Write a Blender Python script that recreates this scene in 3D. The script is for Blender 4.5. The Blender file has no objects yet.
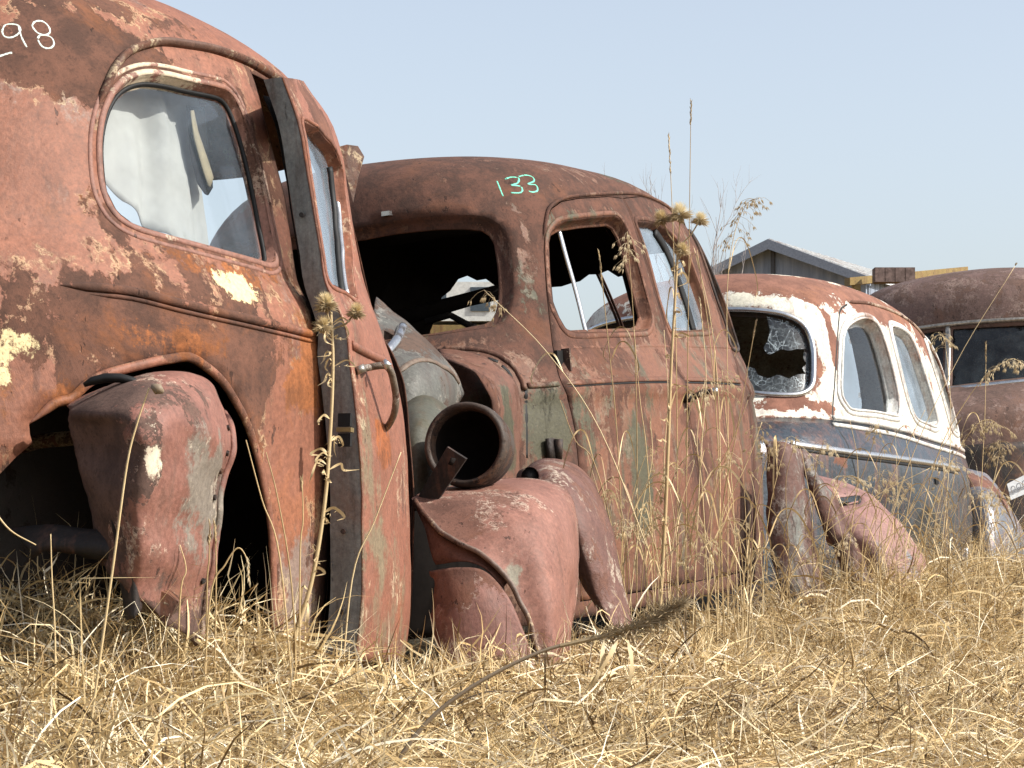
import bpy, bmesh, math, random
import numpy as np
from mathutils import Vector, Matrix, geometry
from mathutils.bvhtree import BVHTree

random.seed(7)
RNG = np.random.default_rng(7)
SC = bpy.context.scene
COL = SC.collection
R = math.radians

# ------------------------------------------------------------------ camera
F = 2600.0
CAM_Z = 0.40
PITCH = math.atan(176.0 / F)
cam_data = bpy.data.cameras.new('camera')
cam_data.sensor_width = 36.0
cam_data.lens = F / 1024 * 36
cam_data.clip_start = 0.05
cam_data.clip_end = 5000
cam = bpy.data.objects.new('camera', cam_data)
COL.objects.link(cam)
cam.location = (0, 0, CAM_Z)
cam.rotation_euler = (math.pi / 2 + PITCH, 0, 0)
SC.camera = cam
CAMP = Vector((0, 0, CAM_Z))
CAMR = Matrix.Rotation(math.pi / 2 + PITCH, 3, 'X')


def ray(x, y):
    d = CAMR @ Vector(((x - 512) / F, (384 - y) / F, -1.0))
    return d / d.y


def at(x, y, depth):
    """world point seen at pixel (x, y) standing depth metres ahead"""
    return CAMP + ray(x, y) * depth


# ------------------------------------------------------------------ tagging
def tag(o, label=None, cat=None, group=None, kind=None):
    if label: o['label'] = label
    if cat: o['category'] = cat
    if group: o['group'] = group
    if kind: o['kind'] = kind
    return o


def empty(name, loc=(0, 0, 0), M=None):
    o = bpy.data.objects.new(name, None)
    o.empty_display_size = 0.2
    COL.objects.link(o)
    if M is not None:
        o.matrix_world = M
    else:
        o.location = loc
    return o


def link_mesh(name, verts, faces, mat, parent=None, smooth=True, M=None, col=None):
    me = bpy.data.meshes.new(name)
    me.from_pydata([tuple(v) for v in verts], [], [tuple(int(i) for i in f) for f in faces])
    if smooth:
        me.polygons.foreach_set('use_smooth', [True] * len(me.polygons))
    if mat is not None:
        me.materials.append(mat)
    me.update()
    o = bpy.data.objects.new(name, me)
    COL.objects.link(o)
    if parent is not None:
        o.parent = parent
    if M is not None:
        o.matrix_world = M
    return o


class MB:
    """collects pieces of ONE mesh"""
    def __init__(self):
        self.v = []
        self.f = []

    def add(self, verts, faces):
        n = len(self.v)
        self.v.extend([Vector(v) for v in verts])
        self.f.extend([tuple(int(i) + n for i in f) for f in faces])
        return self

    def box(self, c, s, rot=None):
        c = Vector(c)
        rot = rot or Matrix.Identity(3)
        vs = [c + rot @ Vector((sx * s[0] / 2, sy * s[1] / 2, sz * s[2] / 2))
              for sx in (-1, 1) for sy in (-1, 1) for sz in (-1, 1)]
        return self.add(vs, [(0, 1, 3, 2), (4, 6, 7, 5), (0, 4, 5, 1), (2, 3, 7, 6), (0, 2, 6, 4), (1, 5, 7, 3)])

    def tube(self, pts, rad, n=8, cap=True, flat=1.0):
        pts = [Vector(p) for p in pts]
        if not isinstance(rad, (list, tuple)):
            rad = [rad] * len(pts)
        vs, fs = [], []
        prev = None
        for i, p in enumerate(pts):
            t = (pts[min(i + 1, len(pts) - 1)] - pts[max(i - 1, 0)])
            if t.length < 1e-9: t = Vector((0, 0, 1))
            t.normalize()
            if prev is None:
                s = t.cross(Vector((0, 0, 1)))
                if s.length < 1e-3: s = t.cross(Vector((1, 0, 0)))
            else:
                s = prev - t * prev.dot(t)
            s.normalize(); prev = s
            u = t.cross(s)
            for k in range(n):
                a = 2 * math.pi * k / n
                vs.append(p + (s * math.cos(a) + u * math.sin(a) * flat) * rad[i])
        for i in range(len(pts) - 1):
            for k in range(n):
                fs.append((i * n + k, i * n + (k + 1) % n, (i + 1) * n + (k + 1) % n, (i + 1) * n + k))
        if cap:
            fs.append(tuple(reversed(range(n))))
            fs.append(tuple(range((len(pts) - 1) * n, len(pts) * n)))
        return self.add(vs, fs)

    def prism(self, poly, direction):
        """flat polygon with thickness"""
        poly = [Vector(p) for p in poly]
        d = Vector(direction)
        n = len(poly)
        fs = [tuple(range(n)), tuple(reversed(range(n, 2 * n)))]
        fs += [(i, i + n, (i + 1) % n + n, (i + 1) % n) for i in range(n)]
        return self.add(poly + [p + d for p in poly], fs)

    def build(self, name, mat, parent=None, smooth=False, M=None):
        o = link_mesh(name, self.v, self.f, mat, parent, smooth, M)
        bm = bmesh.new(); bm.from_mesh(o.data)
        bmesh.ops.recalc_face_normals(bm, faces=bm.faces)
        bm.to_mesh(o.data); bm.free()
        return o


# ------------------------------------------------------------------ splines
def pchip(xs, ys):
    xs = np.asarray(xs, float); ys = np.asarray(ys, float)
    h = np.diff(xs); d = np.diff(ys) / h
    m = np.zeros_like(ys)
    m[1:-1] = np.where(d[:-1] * d[1:] > 0, 2 * d[:-1] * d[1:] / (d[:-1] + d[1:] + 1e-12), 0)
    m[0] = d[0]; m[-1] = d[-1]

    def f(x):
        x = np.clip(np.asarray(x, float), xs[0], xs[-1])
        i = np.clip(np.searchsorted(xs, x, side='right') - 1, 0, len(h) - 1)
        t = (x - xs[i]) / h[i]
        return (ys[i] * (2 * t**3 - 3 * t**2 + 1) + m[i] * h[i] * (t**3 - 2 * t**2 + t)
                + ys[i + 1] * (-2 * t**3 + 3 * t**2) + m[i + 1] * h[i] * (t**3 - t**2))
    return f


def catmull(P, k=6, closed=False):
    """dense Catmull-Rom through points (any dimension)"""
    P = np.asarray(P, float)
    n = len(P)
    out = []
    rng = range(n) if closed else range(n - 1)
    for i in rng:
        if closed:
            p0, p1, p2, p3 = P[i - 1], P[i], P[(i + 1) % n], P[(i + 2) % n]
        else:
            p0, p1, p2, p3 = P[max(i - 1, 0)], P[i], P[i + 1], P[min(i + 2, n - 1)]
            if i == 0: p0 = 2 * p1 - p2
            if i == n - 2: p3 = 2 * p2 - p1
        for j in range(k):
            t = j / k
            out.append(0.5 * (2 * p1 + (p2 - p0) * t + (2 * p0 - 5 * p1 + 4 * p2 - p3) * t * t + (3 * p1 - p0 - 3 * p2 + p3) * t**3))
    if not closed:
        out.append(P[-1])
    return np.array(out)


def resample(P, step, closed=False):
    P = np.asarray(P, float)
    if closed: P = np.vstack([P, P[:1]])
    L = np.concatenate([[0], np.cumsum(np.linalg.norm(np.diff(P, axis=0), axis=1))])
    n = max(2, int(math.ceil(L[-1] / step)) + 1)
    s = np.linspace(0, L[-1], n)
    out = np.stack([np.interp(s, L, P[:, k]) for k in range(P.shape[1])], 1)
    return out[:-1] if closed else out


def inside(poly, pts):
    poly = np.asarray(poly); x = pts[:, 0]; y = pts[:, 1]
    c = np.zeros(len(pts), bool)
    j = len(poly) - 1
    for i in range(len(poly)):
        xi, yi = poly[i]; xj, yj = poly[j]
        if yi != yj:
            m = ((yi > y) != (yj > y)) & (x < (xj - xi) * (y - yi) / (yj - yi) + xi)
            c ^= m
        j = i
    return c


# ------------------------------------------------------------------ surfaces
def dents(P, amp, seed):
    r = np.random.default_rng(seed)
    d = np.zeros(P.shape[:-1])
    for k in range(10):
        w = r.normal(size=3) * (2.2 + 1.1 * k)
        d += np.sin(P @ w + r.uniform(0, 6.28)) / (1 + .5 * k)
    return d * amp


class Surf:
    """parametric sheet: f(p, q) -> local xyz, vectorised. BVH for tracing pixels onto it"""
    def __init__(self, f, pr, qr, M, npq=(260, 150), sp=1.0):
        self.raw = f; self.pr = pr; self.qr = qr; self.M = M; self.Mi = M.inverted(); self.sp = sp
        p = np.linspace(pr[0], pr[1], npq[0]); q = np.linspace(qr[0], qr[1], npq[1])
        self.p = p; self.q = q
        PP, QQ = np.meshgrid(p, q, indexing='ij')
        V = self.pos(PP.ravel(), QQ.ravel())
        nq = npq[1]
        tris = []
        ids = []
        for i in range(npq[0] - 1):
            for j in range(nq - 1):
                a = i * nq + j
                tris.append((a, a + nq, a + nq + 1)); ids.append((i, j, 0))
                tris.append((a, a + nq + 1, a + 1)); ids.append((i, j, 1))
        self.ids = ids
        self.V = V; self.T = tris
        self.bvh = BVHTree.FromPolygons([tuple(v) for v in V], tris)
        self.centre = V.mean(0)

    def pos(self, p, q):
        return self.raw(np.asarray(p, float), np.asarray(q, float))

    def nor(self, p, q, e=2e-3):
        p = np.asarray(p, float); q = np.asarray(q, float)
        dp = self.pos(p + e, q) - self.pos(p - e, q)
        dq = self.pos(p, q + e) - self.pos(p, q - e)
        n = np.cross(dp, dq)
        n /= np.linalg.norm(n, axis=-1, keepdims=True) + 1e-12
        return n * self.flip

    flip = 1.0

    def px(self, x, y):
        """surface parameters under a pixel; just past the outline, the nearest point of the outline"""
        for k in range(0, 26):
            r = self.px0(x - k * self.back, y + (k * .35 if k else 0))
            if r is not None: return r
        return None

    back = 1.0

    def px0(self, x, y):
        o = self.Mi @ CAMP
        d = (self.Mi.to_3x3() @ ray(x, y)).normalized()
        h, n, idx, dist = self.bvh.ray_cast(o, d)
        if h is None:
            return None
        i, j, k = self.ids[idx]
        A, B, C = [Vector(self.V[t]) for t in self.T[idx]]
        if k == 0: pa, pb, pc = (0, 0), (1, 0), (1, 1)
        else: pa, pb, pc = (0, 0), (1, 1), (0, 1)
        r = geometry.barycentric_transform(h, A, B, C, Vector((*pa, 0)), Vector((*pb, 0)), Vector((*pc, 0)))
        return (self.p[i] + r.x * (self.p[1] - self.p[0]), self.q[j] + r.y * (self.q[1] - self.q[0]))

    def trace(self, pixels, what=''):
        out = []
        for x, y in pixels:
            r = self.px(x, y)
            if r is None:
                print('TRACE MISS', what, x, y)
            else:
                out.append(r)
        return np.array(out)


def sheet(surf, outer, holes=(), res=0.04, thick=0.004, off=0.0):
    """verts, faces of a thin metal sheet cut out of a surface, with holes"""
    sp = surf.sp
    S = np.array([sp, 1.0])
    outer = resample(np.asarray(outer) * S, res * .6, True)
    holes = [resample(np.asarray(h) * S, res * .6, True) for h in holes]
    pts = [outer] + holes
    edges = []
    n = 0
    for P in pts:
        m = len(P)
        edges += [(n + i, n + (i + 1) % m) for i in range(m)]
        n += m
    lo = outer.min(0); hi = outer.max(0)
    gx = np.arange(lo[0] + res * .5, hi[0], res); gy = np.arange(lo[1] + res * .5, hi[1], res)
    G = np.stack(np.meshgrid(gx, gy, indexing='ij'), -1).reshape(-1, 2)
    G[:, 0] += ((np.arange(len(G)) % 2) - .5) * res * .3
    keep = inside(outer, G)
    for h in holes: keep &= ~inside(h, G)
    G = G[keep]
    B = np.vstack(pts)
    if len(G):
        d = np.full(len(G), 9.)
        for c in range(0, len(B), 200):
            d = np.minimum(d, np.sqrt(((G[:, None] - B[None, c:c + 200])**2).sum(-1)).min(1))
        G = G[d > res * .45]
    allp = np.vstack([B, G]) if len(G) else B
    res_ = geometry.delaunay_2d_cdt([Vector((float(a), float(b))) for a, b in allp], edges, [], 0, 1e-7)
    V2 = np.array([tuple(v) for v in res_[0]])
    T = np.array([t for t in res_[2] if len(t) == 3])
    cen = V2[T].mean(1)
    k = inside(outer, cen)
    for h in holes: k &= ~inside(h, cen)
    T = T[k]
    used = np.unique(T)
    mp = -np.ones(len(V2), int); mp[used] = np.arange(len(used))
    T = mp[T]; V2 = V2[used] / S
    P = surf.pos(V2[:, 0], V2[:, 1]); N = surf.nor(V2[:, 0], V2[:, 1])
    Vo = P + N * off
    # orient outwards
    fn = np.cross(Vo[T[:, 1]] - Vo[T[:, 0]], Vo[T[:, 2]] - Vo[T[:, 0]])
    bad = (fn * N[T[:, 0]]).sum(-1) < 0
    T[bad] = T[bad][:, ::-1]
    if thick <= 0:
        return Vo, [tuple(t) for t in T]
    Vi = Vo - N * thick
    nv = len(Vo)
    F_ = [tuple(t) for t in T] + [(t[2] + nv, t[1] + nv, t[0] + nv) for t in T]
    ed = {}
    for t in T:
        for a, b in ((t[0], t[1]), (t[1], t[2]), (t[2], t[0])):
            ed[(a, b)] = 1
    for (a, b) in ed:
        if (b, a) not in ed:
            F_.append((b, a, a + nv, b + nv))
    return np.vstack([Vo, Vi]), F_


def panel(name, surf, outer, holes, mat, parent, res=0.04, thick=0.004, off=0.0, M=None):
    v, f = sheet(surf, outer, holes, res, thick, off)
    o = link_mesh(name, v, f, mat, parent, True, M)
    # wear near the rim of the sheet: distance to the nearest cut edge
    sp = np.array([surf.sp, 1.0])
    B = []
    for c in [outer] + list(holes):
        b = resample(np.asarray(c, float) * sp, .03, True) / sp
        B.append(surf.pos(b[:, 0], b[:, 1]))
    B = np.vstack(B)
    d = np.full(len(v), 9.)
    for k in range(0, len(B), 300):
        d = np.minimum(d, np.sqrt(((v[:, None] - B[None, k:k + 300])**2).sum(-1)).min(1))
    a = o.data.attributes.new('edge', 'FLOAT', 'POINT')
    a.data.foreach_set('value', np.exp(-d / .035).astype(np.float32))
    return o


def bead_geo(P, N, w, h, n=6, closed=False, taper=False, base=-0.001):
    """half-round moulding along points P with surface normals N"""
    P = np.asarray(P); N = np.asarray(N)
    m = len(P)
    if closed:
        T = np.roll(P, -1, 0) - np.roll(P, 1, 0)
    else:
        T = np.gradient(P, axis=0)
    T /= np.linalg.norm(T, axis=1, keepdims=True) + 1e-12
    S = np.cross(T, N); S /= np.linalg.norm(S, axis=1, keepdims=True) + 1e-12
    vs = []
    for i in range(m):
        k = 1.0
        if taper:
            k = min(1, (i + .35) / 4, (m - 1 - i + .35) / 4)
        for j in range(n + 1):
            a = math.pi * j / n
            vs.append(P[i] + S[i] * math.cos(a) * w * .5 * k + N[i] * (base + math.sin(a) * h * k))
    fs = []
    rng = range(m) if closed else range(m - 1)
    for i in rng:
        i2 = (i + 1) % m
        for j in range(n):
            fs.append((i * (n + 1) + j, i * (n + 1) + j + 1, i2 * (n + 1) + j + 1, i2 * (n + 1) + j))
        fs.append((i * (n + 1) + n, i * (n + 1), i2 * (n + 1), i2 * (n + 1) + n))
    if not closed:
        fs.append(tuple(range(n + 1))); fs.append(tuple(reversed(range((m - 1) * (n + 1), m * (n + 1)))))
    return vs, fs


def bead(surf, pq, w, h, step=.02, closed=False, taper=False, off=0.0, smooth_k=4, mb=None):
    pq = catmull(pq, smooth_k, closed)
    P0 = surf.pos(pq[:, 0], pq[:, 1])
    D = resample(np.hstack([P0, pq]), step, closed)
    pp = D[:, 3:]
    P = surf.pos(pp[:, 0], pp[:, 1]); N = surf.nor(pp[:, 0], pp[:, 1])
    mb = mb or MB()
    v, f = bead_geo(P + N * off, N, w, h, closed=closed, taper=taper)
    mb.add(v, f)
    return mb


def flange(surf, poly, depth, inset, step=.02, mb=None, off=0.0):
    """the returned edge of an opening: goes inwards by depth and towards the hole's middle by inset"""
    poly = resample(np.asarray(poly), step, True)
    P = surf.pos(poly[:, 0], poly[:, 1]); N = surf.nor(poly[:, 0], poly[:, 1])
    T = np.roll(P, -1, 0) - np.roll(P, 1, 0); T /= np.linalg.norm(T, axis=1, keepdims=True) + 1e-12
    S = np.cross(T, N)
    c = P.mean(0)
    sg = np.sign(((c - P) * S).sum(1).sum()) or 1
    S = S * sg
    rows = [(0.0, off + .001), (inset * .35, off - depth * .25), (inset * .6, off - depth), (inset * 1.6, off - depth * 1.05), (inset * 1.6, off - depth * 1.3)]
    m = len(P); vs = []
    for (i_, d_) in rows:
        vs.extend(P + S * i_ + N * d_)
    fs = []
    for r in range(len(rows) - 1):
        for i in range(m):
            j = (i + 1) % m
            fs.append((r * m + i, r * m + j, (r + 1) * m + j, (r + 1) * m + i))
    mb = mb or MB()
    mb.add(vs, fs)
    return mb


def strokes(surf, lines, width, mat, name, parent, lift=.0015):
    """chalk writing as thin raised strokes lying on the sheet"""
    mb = MB()
    for L in lines:
        pq = surf.trace(catmull(L, 5), name)
        if len(pq) < 2: continue
        P0 = surf.pos(pq[:, 0], pq[:, 1]); D = resample(np.hstack([P0, pq]), .006)
        P = surf.pos(D[:, 3], D[:, 4]); N = surf.nor(D[:, 3], D[:, 4])
        v, f = bead_geo(P, N, width, lift, n=3)
        # uneven stroke: it skips and thins over the rough metal
        v = np.array(v).reshape(len(P), 4, 3)
        k = RNG.uniform(.55, 1.05, len(P))
        v = P[:, None] + (v - P[:, None]) * k[:, None, None]
        skip = RNG.random(len(P)) < .05
        f = [q for q in f if len(q) != 4 or not skip[min(q) // 4]]
        mb.add(v.reshape(-1, 3), f)
    return mb.build(name, mat, parent, True)


def shell_fn(knots, W, ac, seed=1, dent=.002, bow=0.0, bowf=0.0, pexp=None):
    """rounded car body. knots: (c, rb, rneg, rpos, n) from the sill to the roof centre"""
    K = np.array(knots, float)
    q = np.concatenate([[0], np.cumsum(np.hypot(np.diff(K[:, 0]), np.diff(K[:, 1])))])
    fc, fb, fn_, fp, fe = [pchip(q, K[:, i]) for i in range(5)]

    def f(p, qq):
        p, qq = np.broadcast_arrays(p, qq)
        sn, cs = np.sin(p), np.cos(p)
        B = np.maximum(fb(qq), 1e-4); A = np.maximum(np.where(sn < 0, fn_(qq), fp(qq)), 1e-4); e = fe(qq)
        r = (np.abs(sn / A)**e + np.abs(cs / B)**e)**(-1 / e)
        x = r * sn; y = r * cs
        t = np.clip(np.abs(y) / W, 0, 1)
        z = fc(qq)
        y2 = y * (1 - bow * x * x)
        x2 = x * (1 - bowf * (y / W)**2)
        P = np.stack([ac + x2, W - y2, z], -1)
        if dent:
            P = P + (P - np.array([ac, W, .8])) * dents(P, dent, seed)[..., None]
        return P
    return f, (0.0, float(q[-1]) - .012), q


def frame(x, y, depth, theta, tilt, roll=0.0, z=None):
    """car frame: local x along the car (right/away), local y inwards, z up"""
    o = at(x, y, depth)
    if z is not None: o.z = z
    M = Matrix.Translation(o) @ Matrix.Rotation(math.pi / 2 - R(theta), 4, 'Z') @ Matrix.Rotation(-math.atan(tilt), 4, 'Y') @ Matrix.Rotation(roll, 4, 'X')
    return M
# ------------------------------------------------------------------ nets (irregular sheet metal)
def net_fn(ctrl, M=None):
    """bicubic sheet through a grid of control points [row][col]; p runs along columns, q along rows"""
    C = np.array(ctrl, float)
    if M is not None:
        Mi = np.array(M.inverted())
        C = C @ Mi[:3, :3].T + Mi[:3, 3]
    # extend by reflection
    C = np.concatenate([2 * C[:1] - C[1:2], C, 2 * C[-1:] - C[-2:-1]], 0)
    C = np.concatenate([2 * C[:, :1] - C[:, 1:2], C, 2 * C[:, -1:] - C[:, -2:-1]], 1)
    nr, nc = C.shape[0] - 2, C.shape[1] - 2

    def w(t):
        return np.stack([-.5 * t + t**2 - .5 * t**3, 1 - 2.5 * t**2 + 1.5 * t**3, .5 * t + 2 * t**2 - 1.5 * t**3, -.5 * t**2 + .5 * t**3], -1)

    def f(p, q):
        p, q = np.broadcast_arrays(np.asarray(p, float), np.asarray(q, float))
        sh = p.shape; p = p.ravel(); q = q.ravel()
        i = np.clip(np.floor(p).astype(int), 0, nc - 2); j = np.clip(np.floor(q).astype(int), 0, nr - 2)
        wp = w(p - i); wq = w(q - j)
        out = np.zeros((len(p), 3))
        for a in range(4):
            for b in range(4):
                out += (wq[:, a] * wp[:, b])[:, None] * C[j + a, i + b]
        return out.reshape(sh + (3,))
    return f, (0, nc - 1), (0, nr - 1)


def net_surf(rows, M=None, sp=.25, toward=True, world=False, dent=.003, seed=None):
    """rows of (x, y, depth) pixels-with-distance (or world points); the sheet faces the camera side"""
    if not world:
        rows = [[tuple(at(*c)) for c in r] for r in rows]
    M = M or Matrix.Identity(4)
    f, pr, qr = net_fn(rows, M)
    # metric scaling: wrap so that one unit of q is about metres
    C = np.array(rows, float)
    lp = np.linalg.norm(np.diff(C, axis=1), axis=2).sum(1).mean()
    lq = np.linalg.norm(np.diff(C, axis=0), axis=2).sum(0).mean()
    kp = lp / (pr[1]); kq = lq / (qr[1])
    g = lambda p, q: f(np.asarray(p) / kp, np.asarray(q) / kq)
    if dent:
        c0 = g(np.array([lp * .4, lp * .6, lp * .4]), np.array([lq * .4, lq * .4, lq * .6]))
        nn = np.cross(c0[1] - c0[0], c0[2] - c0[0]); nn /= np.linalg.norm(nn) + 1e-9
        sd = seed or int(abs(C).sum() * 100) % 997
        g0 = g
        def g(p, q):
            P = g0(p, q)
            w = dents(P * 3.5, dent, sd)
            return P + nn * (w + np.abs(dents(P * 6, dent * .55, sd + 1)))[..., None]
    s = Surf(g, (0, lp), (0, lq), M, (60, 60), 1.0)
    pc, qc = lp / 2, lq / 2
    n = s.nor(np.array([pc]), np.array([qc]))[0]
    c = s.pos(np.array([pc]), np.array([qc]))[0]
    v = np.array(M.inverted() @ CAMP) - c
    if (n * v).sum() < 0: s.flip = -1.0
    if not toward: s.flip *= -1
    s.lp, s.lq = lp, lq
    s.full = [(0, 0), (lp, 0), (lp, lq), (0, lq)]
    return s


def base_frame(x, y, depth):
    o = at(x, y, depth)
    return Matrix.Translation((o.x, o.y, 0.0))


def car_surf(fn, pr, sp, M, ac, W):
    f, qr, q = fn
    s = Surf(f, pr, qr, M, (420, 200), sp)
    # outward: away from the car's middle
    pp = np.array([sum(pr) / 2 + .3]); qq = np.array([qr[1] * .3])
    n = s.nor(pp, qq)[0]; c = s.pos(pp, qq)[0] - np.array([ac, W, .8])
    if (n * c).sum() < 0: s.flip = -1.0
    s.qk = q
    return s


def closed(pts):
    return np.asarray(pts)


def torn(s, sides='', amp=.03, seed=1, step=.011):
    """outline of a sheet with some sides (l r t b) rusted ragged"""
    r = np.random.default_rng(seed)
    lp, lq = s.lp, s.lq
    def side(a, b, rag, inward):
        n = max(2, int(np.linalg.norm(np.array(b) - np.array(a)) / step))
        out = []
        m = max(4, n // 6)
        big = np.interp(np.linspace(0, 1, n), np.linspace(0, 1, m), r.uniform(0, 1, m))
        mid = np.interp(np.linspace(0, 1, n), np.linspace(0, 1, max(4, n // 2)), r.uniform(0, 1, max(4, n // 2)))
        for i in range(n):
            t = i / n
            k = amp * (.75 * big[i]**2 + .35 * mid[i] * (big[i] > .3) + .12 * r.random()) if rag and 0 < i else 0
            k *= min(1, i / 3, (n - i) / 3)
            out.append((a[0] + (b[0] - a[0]) * t + inward[0] * k, a[1] + (b[1] - a[1]) * t + inward[1] * k))
        return out
    e = 1e-4
    return (side((0, 0), (lp, 0), 't' in sides, (0, 1)) + side((lp, 0), (lp, lq), 'r' in sides, (-1, 0))
            + side((lp, lq), (0, lq), 'b' in sides, (0, -1)) + side((0, lq), (0, 0), 'l' in sides, (1, 0)))
# ------------------------------------------------------------------ materials
def lin(r, g, b):
    f = lambda c: (c / 12.92 if c <= .04045 else ((c + .055) / 1.055)**2.4)
    return (f(r / 255), f(g / 255), f(b / 255), 1)


class NT:
    def __init__(self, name):
        self.m = bpy.data.materials.new(name); self.m.use_nodes = True
        self.t = self.m.node_tree; self.t.nodes.clear()
        self.out = self.n('ShaderNodeOutputMaterial')

    def n(self, typ, **kw):
        nd = self.t.nodes.new(typ)
        for k, v in kw.items(): setattr(nd, k, v)
        return nd

    def put(self, sock, v):
        if hasattr(v, 'is_output') or isinstance(v, bpy.types.NodeSocket):
            self.t.links.new(v, sock)
        elif v is not None:
            sock.default_value = v

    def math(self, op, a, b=None, c=None, clamp=False):
        nd = self.n('ShaderNodeMath', operation=op, use_clamp=clamp)
        self.put(nd.inputs[0], a)
        if b is not None: self.put(nd.inputs[1], b)
        if c is not None: self.put(nd.inputs[2], c)
        return nd.outputs[0]

    def vmath(self, op, a, b=None):
        nd = self.n('ShaderNodeVectorMath', operation=op)
        self.put(nd.inputs[0], a)
        if b is not None: self.put(nd.inputs[1], b)
        return nd.outputs[1] if op in ('LENGTH', 'DISTANCE') else nd.outputs[0]

    def noise(self, vec, scale, detail=6, rough=.6, dist=0.0, lac=2.0):
        nd = self.n('ShaderNodeTexNoise')
        self.put(nd.inputs['Vector'], vec)
        nd.inputs['Scale'].default_value = scale; nd.inputs['Detail'].default_value = detail
        nd.inputs['Roughness'].default_value = rough; nd.inputs['Distortion'].default_value = dist
        return nd.outputs[0]

    def step(self, v, a, b, o0=0.0, o1=1.0):
        nd = self.n('ShaderNodeMapRange', interpolation_type='SMOOTHSTEP')
        self.put(nd.inputs[0], v)
        for i, x in enumerate((a, b, o0, o1)): self.put(nd.inputs[i + 1], x)
        return nd.outputs[0]

    def mix(self, f, a, b, mode='MIX'):
        nd = self.n('ShaderNodeMix', data_type='RGBA', blend_type=mode)
        self.put(nd.inputs[0], f); self.put(nd.inputs[6], a); self.put(nd.inputs[7], b)
        return nd.outputs[2]

    def bsdf(self, col, rough=.7, metal=0.0, spec=.3, normal=None, **kw):
        nd = self.n('ShaderNodeBsdfPrincipled')
        self.put(nd.inputs['Base Color'], col); self.put(nd.inputs['Roughness'], rough)
        self.put(nd.inputs['Metallic'], metal); self.put(nd.inputs['Specular IOR Level'], spec)
        if normal is not None: self.put(nd.inputs['Normal'], normal)
        for k, v in kw.items(): self.put(nd.inputs[k], v)
        return nd.outputs[0]

    def bump(self, h, strength=.3, dist=.01, prev=None):
        nd = self.n('ShaderNodeBump'); nd.inputs['Strength'].default_value = strength; nd.inputs['Distance'].default_value = dist
        self.put(nd.inputs['Height'], h)
        if prev is not None: self.put(nd.inputs['Normal'], prev)
        return nd.outputs[0]

    def done(self, s):
        self.t.links.new(s, self.out.inputs[0])
        return self.m


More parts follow.
